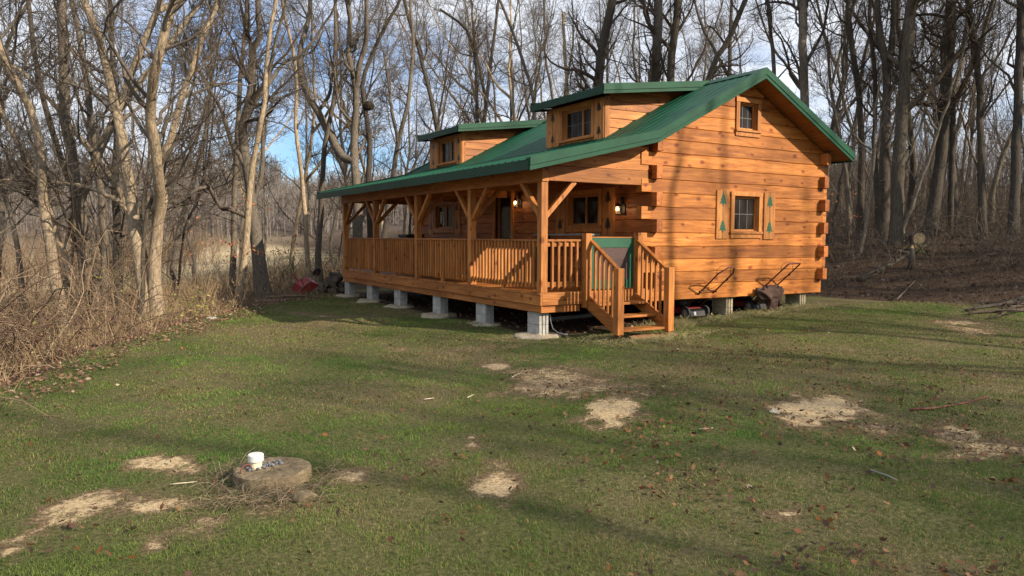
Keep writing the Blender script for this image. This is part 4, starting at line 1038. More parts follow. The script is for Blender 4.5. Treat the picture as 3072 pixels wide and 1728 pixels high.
HEROES = [
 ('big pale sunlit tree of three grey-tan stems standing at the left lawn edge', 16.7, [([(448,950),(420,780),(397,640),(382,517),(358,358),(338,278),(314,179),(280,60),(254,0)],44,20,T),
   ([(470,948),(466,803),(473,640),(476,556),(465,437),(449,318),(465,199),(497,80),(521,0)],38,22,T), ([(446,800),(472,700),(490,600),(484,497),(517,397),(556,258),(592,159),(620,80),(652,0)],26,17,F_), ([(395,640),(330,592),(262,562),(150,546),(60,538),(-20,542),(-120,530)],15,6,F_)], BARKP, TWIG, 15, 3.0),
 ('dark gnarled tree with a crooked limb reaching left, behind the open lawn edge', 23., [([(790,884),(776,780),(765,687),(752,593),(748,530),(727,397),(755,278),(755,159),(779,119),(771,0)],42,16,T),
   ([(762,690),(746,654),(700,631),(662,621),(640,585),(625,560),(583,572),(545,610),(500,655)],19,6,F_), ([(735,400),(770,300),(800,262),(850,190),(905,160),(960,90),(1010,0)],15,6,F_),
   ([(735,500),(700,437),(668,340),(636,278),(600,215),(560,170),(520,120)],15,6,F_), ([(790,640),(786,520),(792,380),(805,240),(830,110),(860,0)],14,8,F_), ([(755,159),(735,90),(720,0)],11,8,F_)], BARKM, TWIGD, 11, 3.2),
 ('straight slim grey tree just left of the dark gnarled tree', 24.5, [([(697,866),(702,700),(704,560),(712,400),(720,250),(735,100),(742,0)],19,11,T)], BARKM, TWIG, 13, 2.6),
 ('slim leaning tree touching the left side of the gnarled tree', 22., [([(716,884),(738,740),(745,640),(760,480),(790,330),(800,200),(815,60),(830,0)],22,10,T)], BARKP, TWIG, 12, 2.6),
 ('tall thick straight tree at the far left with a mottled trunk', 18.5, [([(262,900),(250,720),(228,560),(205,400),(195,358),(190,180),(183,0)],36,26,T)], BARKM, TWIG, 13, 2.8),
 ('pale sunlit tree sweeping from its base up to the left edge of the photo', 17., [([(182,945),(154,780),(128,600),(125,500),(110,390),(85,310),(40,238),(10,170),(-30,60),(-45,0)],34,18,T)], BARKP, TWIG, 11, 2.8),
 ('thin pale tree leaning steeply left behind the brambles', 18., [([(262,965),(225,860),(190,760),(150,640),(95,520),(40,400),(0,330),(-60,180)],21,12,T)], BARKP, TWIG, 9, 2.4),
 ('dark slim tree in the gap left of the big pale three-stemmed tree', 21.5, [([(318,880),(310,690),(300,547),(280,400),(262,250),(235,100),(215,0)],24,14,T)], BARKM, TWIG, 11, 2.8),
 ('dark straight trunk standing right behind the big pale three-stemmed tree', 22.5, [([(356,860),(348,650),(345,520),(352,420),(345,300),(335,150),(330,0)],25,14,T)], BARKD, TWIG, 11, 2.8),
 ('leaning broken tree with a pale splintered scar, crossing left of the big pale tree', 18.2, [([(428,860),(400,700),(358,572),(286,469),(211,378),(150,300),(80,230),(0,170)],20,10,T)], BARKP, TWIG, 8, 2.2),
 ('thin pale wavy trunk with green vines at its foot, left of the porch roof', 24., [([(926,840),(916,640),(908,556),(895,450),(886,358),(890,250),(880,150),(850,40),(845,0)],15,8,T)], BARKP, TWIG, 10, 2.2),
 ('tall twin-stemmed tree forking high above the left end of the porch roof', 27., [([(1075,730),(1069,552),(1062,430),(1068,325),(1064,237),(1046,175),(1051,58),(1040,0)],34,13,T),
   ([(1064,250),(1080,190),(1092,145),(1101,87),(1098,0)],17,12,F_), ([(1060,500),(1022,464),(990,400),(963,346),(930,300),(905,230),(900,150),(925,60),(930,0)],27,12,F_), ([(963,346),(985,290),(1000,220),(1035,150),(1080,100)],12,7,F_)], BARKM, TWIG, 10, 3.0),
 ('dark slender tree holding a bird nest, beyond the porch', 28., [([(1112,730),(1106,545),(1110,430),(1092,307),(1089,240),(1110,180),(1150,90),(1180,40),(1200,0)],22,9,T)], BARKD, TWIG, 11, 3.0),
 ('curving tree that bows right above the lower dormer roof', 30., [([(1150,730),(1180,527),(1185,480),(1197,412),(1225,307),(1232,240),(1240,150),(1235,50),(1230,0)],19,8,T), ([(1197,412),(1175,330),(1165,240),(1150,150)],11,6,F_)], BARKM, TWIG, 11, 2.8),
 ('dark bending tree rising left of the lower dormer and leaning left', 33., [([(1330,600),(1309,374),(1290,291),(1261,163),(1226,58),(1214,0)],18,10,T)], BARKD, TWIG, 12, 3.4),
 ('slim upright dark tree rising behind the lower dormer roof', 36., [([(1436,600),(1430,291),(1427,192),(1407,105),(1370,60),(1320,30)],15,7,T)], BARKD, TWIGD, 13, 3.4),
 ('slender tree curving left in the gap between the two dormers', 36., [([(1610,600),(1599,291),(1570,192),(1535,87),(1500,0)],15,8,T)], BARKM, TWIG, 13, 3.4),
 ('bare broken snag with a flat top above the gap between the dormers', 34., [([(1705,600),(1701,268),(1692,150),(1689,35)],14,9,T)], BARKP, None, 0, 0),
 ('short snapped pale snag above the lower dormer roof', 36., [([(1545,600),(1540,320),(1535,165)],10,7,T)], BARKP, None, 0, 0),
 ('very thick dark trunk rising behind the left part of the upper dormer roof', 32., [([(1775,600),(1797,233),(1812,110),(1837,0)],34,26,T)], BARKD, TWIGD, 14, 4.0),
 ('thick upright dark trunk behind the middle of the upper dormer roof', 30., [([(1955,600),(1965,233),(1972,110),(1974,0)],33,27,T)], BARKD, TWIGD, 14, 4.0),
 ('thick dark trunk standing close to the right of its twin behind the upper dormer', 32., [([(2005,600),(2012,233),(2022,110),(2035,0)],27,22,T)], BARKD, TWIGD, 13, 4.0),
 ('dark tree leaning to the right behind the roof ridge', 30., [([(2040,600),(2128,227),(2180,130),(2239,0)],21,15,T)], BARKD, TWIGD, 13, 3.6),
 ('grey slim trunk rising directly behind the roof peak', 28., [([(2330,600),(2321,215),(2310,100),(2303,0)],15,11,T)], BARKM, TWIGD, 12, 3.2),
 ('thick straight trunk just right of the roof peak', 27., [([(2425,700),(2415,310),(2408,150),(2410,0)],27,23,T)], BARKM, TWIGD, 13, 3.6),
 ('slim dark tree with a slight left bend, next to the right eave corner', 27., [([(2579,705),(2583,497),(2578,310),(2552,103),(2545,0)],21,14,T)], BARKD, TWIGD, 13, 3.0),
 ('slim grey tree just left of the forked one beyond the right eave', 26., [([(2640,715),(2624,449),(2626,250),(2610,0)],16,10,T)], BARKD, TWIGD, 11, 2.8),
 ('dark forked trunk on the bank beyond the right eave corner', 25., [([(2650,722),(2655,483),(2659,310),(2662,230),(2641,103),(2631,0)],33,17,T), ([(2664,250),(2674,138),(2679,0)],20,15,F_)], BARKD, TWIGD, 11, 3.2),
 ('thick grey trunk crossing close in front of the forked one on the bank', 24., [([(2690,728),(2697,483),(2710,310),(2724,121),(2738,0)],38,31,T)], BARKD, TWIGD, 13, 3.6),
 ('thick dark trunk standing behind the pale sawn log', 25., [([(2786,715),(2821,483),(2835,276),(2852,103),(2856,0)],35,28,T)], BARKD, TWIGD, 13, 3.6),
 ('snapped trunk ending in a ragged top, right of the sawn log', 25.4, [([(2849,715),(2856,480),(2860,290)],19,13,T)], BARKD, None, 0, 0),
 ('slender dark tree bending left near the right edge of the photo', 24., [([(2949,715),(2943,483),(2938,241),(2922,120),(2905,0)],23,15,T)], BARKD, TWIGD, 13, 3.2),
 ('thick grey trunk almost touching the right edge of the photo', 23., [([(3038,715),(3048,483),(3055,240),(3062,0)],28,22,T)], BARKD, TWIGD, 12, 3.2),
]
NEST = None
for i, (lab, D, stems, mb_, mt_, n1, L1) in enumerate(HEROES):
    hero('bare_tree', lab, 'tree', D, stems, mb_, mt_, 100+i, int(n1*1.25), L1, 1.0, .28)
nc = at_depth(1105, 318, 27.9); rs = np.random.RandomState(5)
d0 = norm(rs.randn(420,3)); p0 = nc+d0*np.array([.20,.20,.13])*rs.uniform(.6,1.05,(420,1)); tdir = norm(np.cross(d0, rs.randn(420,3)))
A = Arr(); A.add(*tubes(np.stack([p0-tdir*.12, p0+d0*.02, p0+tdir*.12], 1), np.full((420,3), .008), 3))
o = A.build('bird_nest', TWIGD, None, origin=tuple(nc)); tag(o, 'ball shaped bird nest of twigs high in a slender tree', 'nest')

# ---- one of each kind of filler tree, then copies
def proto_tree(seed, H, r, fork, bend, mb_, mt_, dens=.9, n1=11, L1=3.2, lowlimb=.3, twig=True):
    rs = np.random.RandomState(seed); stems = []; K = 22
    x = np.zeros(3); d = norm(np.array([rs.randn()*bend, rs.randn()*bend, 1.])); P = [x-np.array([0,0,.25])]
    for k in range(9):
        P.append(P[-1]+d*H/9); d = norm(d+rs.randn(3)*.10*np.array([1,1,.2])+np.array([0,0,.10]))
    main = resample(P, K, rs, .02); stems.append((main, r, r*.16))
    for q in range(fork):
        i = rs.randint(5, 11); d = norm(main[i+1]-main[i]+rs.randn(3)*np.array([.45,.45,.05])); P = [main[i]]
        for k in range(7): P.append(P[-1]+d*(H*(1-i/K))/8); d = norm(d+rs.randn(3)*.1+np.array([0,0,.14]))
        stems.append((resample(P, K, rs, .02), r*.62, r*.12))
    P = np.stack([s[0] for s in stems]); s = np.linspace(0, 1, K); R = np.stack([b+(c-b)*s for _, b, c in stems]); R[0] *= 1+.5*np.exp(-s*K/1.1)
    tr = Arr(); tr.add(*tubes(P, R, 9)); tm = tr.mesh('trunk', smooth=True); tm.materials.append(mb_)
    cm = crown_arr(rs, P, R, n1, L1, lowlimb, dens, twig=twig, rmin=.0042).mesh('crown'); cm.materials.append(mt_)
    return tm, cm
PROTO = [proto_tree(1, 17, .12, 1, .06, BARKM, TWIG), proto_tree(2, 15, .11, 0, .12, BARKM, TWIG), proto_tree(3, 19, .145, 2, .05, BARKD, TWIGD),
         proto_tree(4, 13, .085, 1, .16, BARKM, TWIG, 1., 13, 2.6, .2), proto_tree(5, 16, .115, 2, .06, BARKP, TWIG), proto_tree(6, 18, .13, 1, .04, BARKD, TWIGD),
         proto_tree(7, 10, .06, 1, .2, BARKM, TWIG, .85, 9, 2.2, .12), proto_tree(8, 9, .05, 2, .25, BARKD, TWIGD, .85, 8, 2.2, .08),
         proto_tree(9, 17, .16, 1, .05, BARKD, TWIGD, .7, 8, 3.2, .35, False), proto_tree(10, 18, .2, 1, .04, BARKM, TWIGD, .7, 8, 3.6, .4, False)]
def put_tree(k, x, y, rz, s, label, group):
    e = empty('bare_tree', (x, y, hz(x, y)), label, 'tree', group); e.rotation_euler = (0, 0, rz); e.scale = (s, s, s)
    for nm, me in zip(('trunk', 'crown'), PROTO[k]):
        o = bpy.data.objects.new(nm, me); COL.objects.link(o); o.parent = e
    return e
rng = random.Random(77); placed = []
def scatter(n, u0, u1, d0, d1, kinds, label, group, smin=.85, smax=1.2, gap=1.3, accept=lambda x, y: True):
    tries = 0; got = 0
    while got < n and tries < n*40:
        tries += 1; u = rng.uniform(u0, u1); d = d0+(d1-d0)*rng.random()**1.2; p = at_depth(u, 720, d); x, y = p[0], p[1]
        if -1.5 < x < 10.2 and -3 < y < 13.5: continue
        if float(dist_left(np.array([x]), np.array([y]))[0]) < .9 and float(dist_right(np.array([x]), np.array([y]))[0]) < 2.2 and y < 14: continue
        if any((x-a)**2+(y-b)**2 < gap*gap for a, b in placed): continue
        if not accept(x, y): continue
        placed.append((x, y)); got += 1
        put_tree(rng.choice(kinds), x, y, rng.uniform(0, 6.28), rng.uniform(smin, smax), label, group)
scatter(9, -260, 420, 19, 45, (0,1,4,4,3), 'bare tree crowded among the trunks at the far left, behind the front row', 'bare trees of the left wood')
scatter(8, -200, 650, 15.5, 30, (6,7,6), 'thin young bare tree among the brambles at the far left', 'thin young trees of the left wood', gap=.9)
scatter(9, 420, 1010, 27, 70, (0,1,3,4,1), 'bare tree standing farther off between the left lawn edge and the porch', 'bare trees beyond the left lawn edge')
scatter(7, 520, 1250, 24, 40, (6,7,7), 'thin crooked young tree beyond the log heap and the porch', 'thin young trees beyond the porch', gap=1.)
scatter(20, 1010, 1800, 36, 75, (0,1,2,3,4,5), 'grey bare tree rising far behind the dormers', 'bare trees behind the dormers', 1.0, 1.35)
scatter(14, 1750, 2480, 33, 75, (2,5,0,1,3), 'dark bare tree rising far behind the main roof', 'bare trees behind the main roof', .95, 1.3)
scatter(26, 2450, 3350, 25, 65, (2,5,0,1,3), 'dark bare tree in the crowded wood above the right bank', 'bare trees of the right wood', .9, 1.2)
scatter(12, 2480, 3200, 23, 42, (6,7), 'thin dark sapling above the right bank', 'saplings of the right bank', gap=.9)
# the wood goes on behind and to the right of the camera: these trees stand between the sun and the lawn
for k, (x, y, kd, s, rz) in enumerate([(17.5,-21.5,9,1.,.4),(12.2,-16.5,9,.9,2.7),(11.5,-28,5,1.,4.1),(6.5,-28,4,1.1,.8),(21,-24,8,1.1,1.),(14.5,-26,9,1.,3.),(15.5,-31,2,1.,5.),(22,-29,5,1.1,1.4),(9.5,-31,9,1.1,.2),(19.5,-36,0,1.2,.9),
      (4,-34,4,1.2,3.3),(16.6,-7.5,2,1.,.7),(18.5,-4.,5,1.,2.8),(20.5,-10.,2,1.,1.7),(23,-6,0,1.1,.1),(24,-15,5,1.1,3.9),(17.8,-1.,3,1.1,5.2),(27,-9,2,1.1,2.2),(29,-17,5,1.1,.8),(22,-2,5,1.,4.),(26,-3,2,1.1,3.),(31,-10,0,1.2,1.),(21,-14,3,1.1,.3),(27,-20,2,1.2,4.4)]):
    put_tree(kd, x, y, rz, s, 'bare tree of the wood beside the lawn, out of the photo to the right', 'bare trees shading the lawn')

# ---- far wood on the hillside: one mass
rs = np.random.RandomState(41); n = 5200
uu = rs.uniform(-300, 2700, n); dd = rs.uniform(150, 330, n); p = CAM+ray(0,0)*0
PX = np.array([at_depth(u, 700, d) for u, d in zip(uu, dd)]); zz = height(PX[:,0], PX[:,1]); Hh = rs.uniform(7, 13, n)
lean = rs.randn(n, 3)*.5; tt = np.linspace(0, 1, 4)[None,:,None]
base = np.stack([PX[:,0], PX[:,1], zz-.5], 1)[:,None,:]
st = base+tt*np.stack([lean[:,0], lean[:,1], Hh], 1)[:,None,:]
A = Arr(); A.add(*tubes(st, np.linspace(.16,.05,4)[None,:]*np.ones((n,1)), 3))
b, r = spawn(rs, st, np.full((n,4), .1), 9, .3, 1., 3.6, (25,60), 4, .12, .2, .7, .4, .05); A.add(*tubes(b, r, 3))
FARW = bark('far_wood_hazed_bark', (.10,.092,.09), (.19,.175,.17), .2)  # cool grey paints distance haze into the bark; no air volume is built
o = A.build('distant_wood', FARW); tag(o, kind='stuff', label='grey brown bare wood covering the far hillside', cat='wood')
# nearer belt of scrub below the hill and behind the bank
# ------------------------------------------------------------------ brambles and scrub
def stems(rs, X, Y, H, K, lean, droop, r, side=.25, ntw=4, twl=.35):
    n = len(X); z = height(X, Y); P = np.empty((n,K,3)); P[:,0] = np.stack([X, Y, z-.05], 1)
    az = rs.rand(n)*2*math.pi; th = np.abs(rs.randn(n))*lean; d = np.stack([np.sin(th)*np.cos(az), np.sin(th)*np.sin(az), np.cos(th)], 1)
    for k in range(1, K):
        d = norm(d+rs.randn(n,3)*side*.5+np.array([0,0,-1.])*droop*k/K); P[:,k] = P[:,k-1]+d*(H/(K-1))[:,None]
    R = r*rs.uniform(.6,1.3,n)[:,None]*np.linspace(1,.45,K)[None,:]
    A = Arr(); A.add(*tubes(P, R, 3))
    if ntw:
        b, rr = spawn(rs, P, R, ntw, .25, 1., twl, (25,65), 4, .02, .22, .6, .5, .0028); A.add(*tubes(b, rr, 3))
    return A
def multi_stem_mat(name, cols):
    m, t, bs = nt(name); g = N(t, 'ShaderNodeNewGeometry')
    c = ramp(t, g.outputs['Random Per Island'], [(i/(len(cols)-1), c) for i, c in enumerate(cols)])
    t.links.new(c, bs.inputs['Base Color']); bs.inputs['Roughness'].default_value = .9; bs.inputs['Specular IOR Level'].default_value = .15; return m
BRAM = multi_stem_mat('bramble_stems', [(.065,.042,.03),(.13,.086,.058),(.19,.135,.088),(.09,.058,.042),(.28,.21,.135),(.12,.084,.06)])
BRAMD = multi_stem_mat('dark_scrub', [(.05,.041,.034),(.10,.078,.06),(.07,.053,.046),(.21,.175,.13),(.06,.048,.04),(.14,.115,.09)])
WEED = multi_stem_mat('dry_weeds', [(.36,.27,.15),(.26,.18,.095),(.44,.35,.21),(.20,.125,.07)])
rs = np.random.RandomState(9)
def sample(n, x0, x1, y0, y1, ok):
    X = []; Y = []; c = 0
    while c < n:
        x = rs.uniform(x0, x1, n*3); y = rs.uniform(y0, y1, n*3); k = ok(x, y); X.append(x[k]); Y.append(y[k]); c += k.sum()
    return np.concatenate(X)[:n], np.concatenate(Y)[:n]
def edge_band(lo, hi, side='L', pw=1.):
    f = dist_left if side == 'L' else dist_right
    return lambda x, y: (lambda d: (d+.35*vnoise(x, y, 1.2, 51) > lo) & (d < hi) & (rs.rand(len(x)) < pw))(f(x, y))
X, Y = sample(2300, -18, 0, -4, 14, edge_band(.15, 4.5)); Hh = rs.uniform(.45, 1.25, len(X))*np.clip(.3+dist_left(X, Y)*.45, .25, 1.1)*(1-.62*sstep(.5, 7, Y))
A = stems(rs, X, Y, Hh, 8, .6, .35, .0085, .6, 3, .4)
X, Y = sample(1000, -18, -4, -4, 6, edge_band(.8, 5)); A2 = stems(rs, X, Y, rs.uniform(1.6, 3.2, len(X)), 9, .55, .4, .011, .5, 5, .6)
def merge(*arrs):
    B = Arr()
    for a in arrs:
        V = np.concatenate(a.v); Q = np.concatenate([q for q in a.q]); B.add(V, Q)
    return B
X, Y = sample(1500, -30, 8, 5, 30, edge_band(.5, 14)); A3 = stems(rs, X, Y, rs.uniform(.35, 1.2, len(X)), 7, .4, .2, .007, .3, 5, .5)
o = merge(A, A2, A3).build('brambles', BRAM); tag(o, kind='stuff', label='tangle of brown brambles and thin stems along the left lawn edge', cat='brambles')
X, Y = sample(2000, -18, 4, -4, 16, edge_band(.0, 5.)); A = stems(rs, X, Y, rs.uniform(.2, .65, len(X))*(1-.4*sstep(2, 8, Y)), 6, .35, .25, .004, .25, 3, .2)
X, Y = sample(1500, -9, 6, 9, 34, edge_band(.4, 22)); A2 = stems(rs, X, Y, rs.uniform(.5, 1.2, len(X)), 6, .3, .2, .007, .25, 3, .25)
o = merge(A, A2).build('dry_weeds', WEED); tag(o, kind='stuff', label='dry tan weeds at the foot of the left wood', cat='weeds')
X, Y = sample(8200, 10, 44, -12, 32, edge_band(3.2, 24, 'R')); Hh = rs.uniform(.5, 2.2, len(X))*np.clip(.2+.13*dist_right(X, Y), .3, 1.1)
A = stems(rs, X, Y, Hh, 7, .6, .25, .008, .45, 5, .5)
X, Y = sample(4200, 9.5, 24, -10, 16, edge_band(1., 7, 'R')); A2 = stems(rs, X, Y, rs.uniform(.25, .95, len(X))*np.clip(.35+.2*dist_right(X, Y), .3, 1.2), 6, .9, .3, .005, .45, 3, .3)
X, Y = sample(1800, -2, 18, 16, 34, lambda x, y: rs.rand(len(x)) < 1.); A3 = stems(rs, X, Y, rs.uniform(.8, 2.2, len(X)), 7, .4, .15, .009, .25, 5, .5)
o = merge(A, A2, A3).build('scrub', BRAMD); tag(o, kind='stuff', label='dark leafless scrub covering the bank behind and right of the cabin', cat='scrub')
# hazy thicket standing farther up the bank
X, Y = sample(8500, 18, 90, -8, 95, edge_band(13, 70, 'R')); A = stems(rs, X, Y, rs.uniform(2.5, 8.5, len(X)), 7, .22, .05, .016, .2, 9, 1.6)
o = A.build('thicket', BRAMD); tag(o, kind='stuff', label='dense far thicket of thin bare stems above the right bank', cat='thicket')
X, Y = sample(3200, -40, 30, 26, 100, edge_band(10, 70)); A = stems(rs, X, Y, rs.uniform(1.5, 5.5, len(X)), 7, .25, .05, .016, .2, 8, 1.2)
o = A.build('thicket', BRAM); tag(o, kind='stuff', label='brownish far thicket of thin bare stems beyond the left wood', cat='thicket')

# ------------------------------------------------------------------ leaves
def leaf_mesh(rs, X, Y, Z, size, tilt, cols, probs=None):
    n = len(X); az = rs.rand(n)*2*math.pi; s = size*rs.uniform(.6,1.35,n)
    out = np.array([(0,-.9),(.22,-.4),(.5,-.32),(.36,.05),(.55,.35),(.18,.45),(0,.95),(-.2,.42),(-.52,.3),(-.34,0),(-.48,-.36),(-.2,-.45)]); m = len(out)
    nx = norm(np.stack([rs.randn(n)*tilt, rs.randn(n)*tilt, np.ones(n)], 1)); a = norm(np.cross(nx, np.stack([np.cos(az), np.sin(az), 0*az], 1))); b = np.cross(nx, a)
    curl = rs.uniform(-.1, .5, n)
    u = out[:,0][None,:]*s[:,None]*rs.uniform(.7,1.1,n)[:,None]; v = out[:,1][None,:]*s[:,None]; w = curl[:,None]*(u*u*1.6+v*v*.7)/s[:,None]
    V = np.stack([X,Y,Z],1)[:,None,:]+u[...,None]*a[:,None,:]+v[...,None]*b[:,None,:]+w[...,None]*nx[:,None,:]
    ctr = np.stack([X,Y,Z],1)[:,None,:]; V = np.concatenate([V, ctr], 1)
    idx = np.arange(n*(m+1)).reshape(n, m+1); k = np.arange(m)
    Q = np.stack([idx[:,[m]].repeat(m,1), idx[:,k], idx[:,(k+1)%m]], -1)
    cols = np.array(cols); c = cols[rs.choice(len(cols), n, p=probs)]*rs.uniform(.75,1.25,(n,1))
    return V, Q, np.repeat(c[:,None,:], m+1, 1)
LEAF = tint_mat('dead_leaf', .75, .3, .25)
BROWN = [(.13,.075,.048),(.19,.11,.07),(.09,.055,.04),(.27,.17,.11),(.22,.10,.06),(.34,.25,.18)]
rs = np.random.RandomState(19); A = Arr()
X, Y = sample(11000, 9.5, 26, -10, 14, edge_band(-.3, 12, 'R')); A.add(*leaf_mesh(rs, X, Y, height(X, Y)+.02+rs.rand(len(X))*.05, .055, .6, [(.038,.028,.024),(.07,.049,.04),(.052,.036,.033),(.11,.08,.062),(.20,.16,.13),(.085,.05,.036)], [.24,.26,.2,.15,.06,.09]))  # right bank leaves tinted darker than the others to paint in the bank's shade
X, Y = sample(14000, -14, 3, -6, 16, edge_band(-.7, 3.)); A.add(*leaf_mesh(rs, X, Y, height(X, Y)+.015+rs.rand(len(X))*.04, .034, .6, BROWN))
X, Y = sample(3600, .3, 8, .2, 11, lambda x, y: rs.rand(len(x)) < 1); A.add(*leaf_mesh(rs, X, Y, height(X, Y)+.015+rs.rand(len(X))*.03, .042, .5, BROWN))
o = A.build('leaf_litter', LEAF); tag(o, kind='stuff', label='brown leaf litter on the forest floor round the lawn', cat='leaves')
# leaves blown over the lawn, thickest towards the lower right
def lawn_pts(n, wfun, rmin=3.2, rmax=16, spread=RAD(46), pw=1.):
    X = []; Y = []; c = 0
    while c < n:
        r = rmin+(rmax-rmin)*rs.rand(n*2)**pw; a = YAW+rs.uniform(-spread, spread, n*2); x = CAM[0]+r*np.sin(a); y = CAM[1]+r*np.cos(a)
        k = (rs.rand(n*2) < wfun(x, y)) & (dist_left(x, y) < .1) & (dist_right(x, y) < .3) & ~((x > .1) & (y > .15)); X.append(x[k]); Y.append(y[k]); c += k.sum()
    return np.concatenate(X)[:n], np.concatenate(Y)[:n]
def leafw(x, y):
    right = (x-CAM[0])*RT[0]+(y-CAM[1])*RT[1]; cl = sstep(-.25, .9, vnoise(x, y, 1.0, 61)*.6+vnoise(x, y, .3, 62)*.6)
    return np.clip(.03+.75*cl*sstep(-1.8, 2., right)+.13*cl, 0, 1)
X, Y = lawn_pts(3800, leafw, 3.3, 15); A = Arr()
A.add(*leaf_mesh(rs, X, Y, height(X, Y)+.025+rs.rand(len(X))*.02, .029, .8, [(.14,.062,.028),(.10,.048,.026),(.075,.042,.028),(.19,.105,.052),(.055,.036,.026),(.22,.085,.026),(.34,.29,.20)], [.23,.2,.2,.12,.18,.06,.01]))
o = A.build('fallen_leaves', LEAF); tag(o, kind='stuff', label='scattered reddish brown leaves on the grass', cat='leaves')
# last leaves still hanging
rs = np.random.RandomState(23)
def hang(name, clusters, cols, label, size):
    A = Arr()
    for u, v, d, n, sp in clusters:
        c = at_depth(u, v, d); p = c+rs.randn(n,3)*np.array(sp); p[:,2] = np.maximum(p[:,2], height(p[:,0], p[:,1])+.05)
        A.add(*leaf_mesh(rs, p[:,0], p[:,1], p[:,2], size, 1.2, cols))
    o = A.build(name, LEAF); tag(o, kind='stuff', label=label, cat='leaves')
X, Y = sample(5200, -18, 2, -4, 16, edge_band(.2, 5)); A = Arr()
A.add(*leaf_mesh(rs, X, Y, height(X, Y)+rs.rand(len(X))**1.5*1.3*np.clip(dist_left(X, Y)*.6, .25, 1), .026, 1.3, [(.22,.13,.07),(.30,.22,.11),(.14,.08,.05),(.26,.24,.08),(.36,.28,.17)]))
o = A.build('bramble_leaves', LEAF); tag(o, kind='stuff', label='small dead leaves caught in the brambles of the left edge', cat='leaves')
hang('russet_leaves', [(690,735,22,60,(.5,.3,.10)),(760,752,22,60,(.5,.3,.08)),(880,705,24,50,(.4,.3,.12)),(720,620,22,30,(.4,.3,.12)),(660,775,22,40,(.6,.3,.15)),(640,700,23,26,(.5,.4,.3)),(2500,620,25,60,(.5,.5,.5)),(2560,640,26,40,(.4,.4,.4))], [(.36,.13,.06),(.30,.10,.05),(.42,.2,.1)], 'russet oak leaves still hanging in the left wood', .05)
hang('yellow_green_leaves', [(345,825,17,60,(.16,.2,.13)),(372,800,17,36,(.1,.2,.25)),(575,915,15.6,90,(.25,.3,.14)),(590,900,15.6,60,(.2,.3,.2)),(860,770,23.5,80,(.15,.2,.35)),(872,800,23.6,60,(.12,.2,.3)),(260,940,14.8,80,(.4,.4,.2)),(150,1010,12.6,80,(.4,.4,.2)),(2900,640,25,40,(.7,.5,.3)),(2740,745,23,80,(.25,.25,.25)),(2760,760,22.6,40,(.25,.2,.2))], [(.20,.22,.05),(.30,.27,.06),(.12,.16,.045),(.34,.30,.10)], 'last yellow green leaves on low shrubs at the edge of the wood', .04)

# ------------------------------------------------------------------ grass
def blades(rs, X, Y, H, W, lean, C, curve=.6):
    n = len(X); z = height(X, Y)-.004; az = rs.rand(n)*2*math.pi; la = rs.rand(n)*2*math.pi; ln = np.abs(rs.randn(n))*lean
    s = np.stack([np.cos(az), np.sin(az), 0*az], 1)*W[:,None]/2; l = np.stack([np.cos(la), np.sin(la), 0*la], 1)
    b = np.stack([X, Y, z], 1); mid = b+l*(H*ln*.35)[:,None]; mid[:,2] += H*.58; tip = b+l*(H*ln)[:,None]; tip[:,2] += H*(1-curve*np.clip(ln, 0, 1.2)*.5)
    V = np.stack([b-s, b+s, mid+s*.8, mid-s*.8, tip], 1); idx = np.arange(n*5).reshape(n, 5)
    Cc = np.repeat(C[:,None,:], 5, 1)
    return V, idx[:,[0,1,2,3]], idx[:,[3,2,4]], Cc
rs = np.random.RandomState(31)
def grass_w(x, y):
    d = dirt(x, y); tf = vnoise(x, y, .13, 71)*.6+vnoise(x, y, .34, 74)*.6
    return np.clip(1.05-1.25*d, .05, 1)*(1-.93*litter(x, y))*(.42+.58*sstep(-.45, .35, tf))
n = 520000
X, Y = lawn_pts(n, grass_w, 3.0, 24, RAD(50), 1.25)
r = np.hypot(X-CAM[0], Y-CAM[1]); dr = dryness(X, Y); tuft = np.clip(.5+.35*vnoise(X, Y, .13, 71)+.35*vnoise(X, Y, .34, 74), 0, 1); patch = vnoise(X, Y, 2.6, 72)*.6+vnoise(X, Y, .8, 73)*.4
q = rs.rand(n); dirtv = dirt(X, Y); dry = q < np.clip(.02+.95*(dr-.17)+1.1*dirtv, .02, .95)
green = (np.array([.066,.126,.026])+np.clip(patch,-.6,.6)[:,None]*np.array([-.04,-.01,-.010])+rs.rand(n,1)*np.array([.07,.065,.016]))*(.66+.6*tuft[:,None])*(1+.35*vnoise(X, Y, .9, 75))[:,None]
straw = np.array([.205,.18,.08])+rs.rand(n,1)*np.array([.14,.12,.06])
brown = np.array([.13,.085,.05])+rs.rand(n,1)*np.array([.08,.06,.035])
C = np.where(dry[:,None], np.where((rs.rand(n) < .35+.35*np.clip(dirtv*2, 0, 1))[:,None], brown, straw), green)
H = rs.uniform(.014,.035,n)*(.6+.7*tuft)*(1-.4*dirt(X, Y)); W = np.maximum(.0028, r*.00062)*rs.uniform(.8,1.5,n)
V, Q4, Q3, Cc = blades(rs, X, Y, H, W, .85, C)
A = Arr(); A.v.append(V.reshape(-1,3)); A.q += [Q4, Q3]; A.n = len(V)*5; A.c.append(Cc.reshape(-1,3))
GR = tint_mat('grass_blade', .7, .2, .35)
o = A.build('grass', GR); tag(o, kind='stuff', label='short patchy green and straw coloured lawn grass', cat='grass')
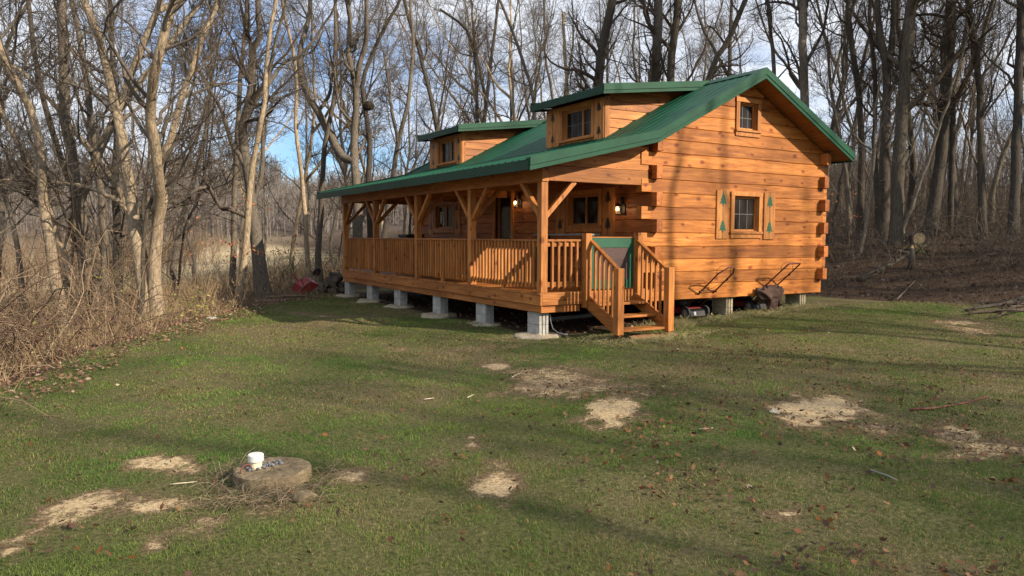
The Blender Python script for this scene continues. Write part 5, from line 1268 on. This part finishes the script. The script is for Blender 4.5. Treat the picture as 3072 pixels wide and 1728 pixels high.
# long dry grass left standing where the mower cannot reach
def tufts(spots, name, label, cat, cols, rad=.0019):
    A = Arr()
    for cx, cy, sx, sy, cnt, h, dens in spots:
        x = cx+rs.randn(cnt)*sx; y = cy+rs.randn(cnt)*sy; k = (np.hypot(x-lc[0], y-lc[1]) > .31) & ~((x > .0) & (y > .1) & (x < .6)); x = x[k]; y = y[k]; m = len(x)
        z = height(x, y)-.01; az = rs.rand(m)*2*math.pi; Hh = h*rs.uniform(.5,1.2,m); K = 5; P = np.empty((m,K,3)); P[:,0] = np.stack([x,y,z],1)
        d = norm(np.stack([np.cos(az)*.7, np.sin(az)*.7, np.ones(m)], 1))
        for j in range(1, K):
            d = norm(d+np.array([0,0,-.42])*dens+rs.randn(m,3)*.12); P[:,j] = P[:,j-1]+d*(Hh/(K-1))[:,None]; P[:,j,2] = np.maximum(P[:,j,2], z+.012)
        V, Q = tubes(P, np.full((m,1), rad)*np.linspace(1,.5,K)[None,:], 3); c = np.array(cols)[rs.choice(len(cols), m)]*rs.uniform(.75,1.2,(m,1))
        A.add(V, Q, np.repeat(c[:,None,:], K*3, 1))
    o = A.build(name, tint_mat(name+'_blade', .8, .2), None); tag(o, kind='stuff', label=label, cat=cat)
STR = [(.19,.15,.10),(.14,.105,.07),(.29,.235,.155),(.10,.078,.052),(.11,.12,.05)]
L0 = lc; fwd = np.array([-.518,-.855]); rgt = np.array([.855,-.518])
sp = []
for a in np.linspace(-2.6, .6, 13):
    p = L0+rgt*.36*math.cos(a)+(-fwd)*.36*math.sin(a); sp.append((p[0], p[1], .06, .06, 44, .22, .95))
p = L0+rgt*.22+fwd*.38; sp.append((p[0], p[1], .11, .08, 190, .25, .95)); p = L0-rgt*.12+fwd*.42; sp.append((p[0], p[1], .13, .08, 200, .26, .95))
p = L0-rgt*.38-fwd*.05; sp.append((p[0], p[1], .09, .10, 120, .24, .8)); p = L0-rgt*.30-fwd*.28; sp.append((p[0], p[1], .08, .08, 50, .24, .6))
tufts(sp, 'dry_grass', 'matted dry grass spilling round the concrete lid', 'dry grass', STR)
for px, py, ex, ey, cnt, h, dn in ((1.9,-1.15,.55,.14,900,.15,.55),(3.0,-.2,.35,.14,900,.24,.45),(4.4,-.25,.6,.12,700,.15,.55),(5.6,-.25,.7,.12,800,.17,.5),(6.9,-.1,.4,.15,700,.19,.5),(1.0,-.5,.4,.3,400,.14,.6))+tuple((-.12, ye-.3, .22, .25, 170, .10, .6) for ye in (.565, 2.56, 4.66, 7.0, 9.01, 10.93)):
    sp.append((px, py, ex, ey, cnt, h, dn))
tufts(sp[-12:], 'long_grass', 'longer yellowish grass left along the foot of the cabin walls and stairs', 'long grass', [(.24,.23,.09),(.34,.29,.15),(.16,.19,.06),(.42,.36,.22)], .003)
g1, g2 = gnd(1620, 1150), gnd(1790, 1145)
tufts([(g1[0], g1[1], .25, .2, 500, .10, 1.2), (g2[0], g2[1], .35, .28, 800, .13, 1.2), (gnd(1460,1045)[0], gnd(1460,1045)[1], .7, .12, 700, .10, .8)], 'thatch', 'flattened grey brown thatch on the worn patch before the stairs', 'thatch', [(.22,.16,.105),(.30,.23,.15),(.16,.11,.075)])
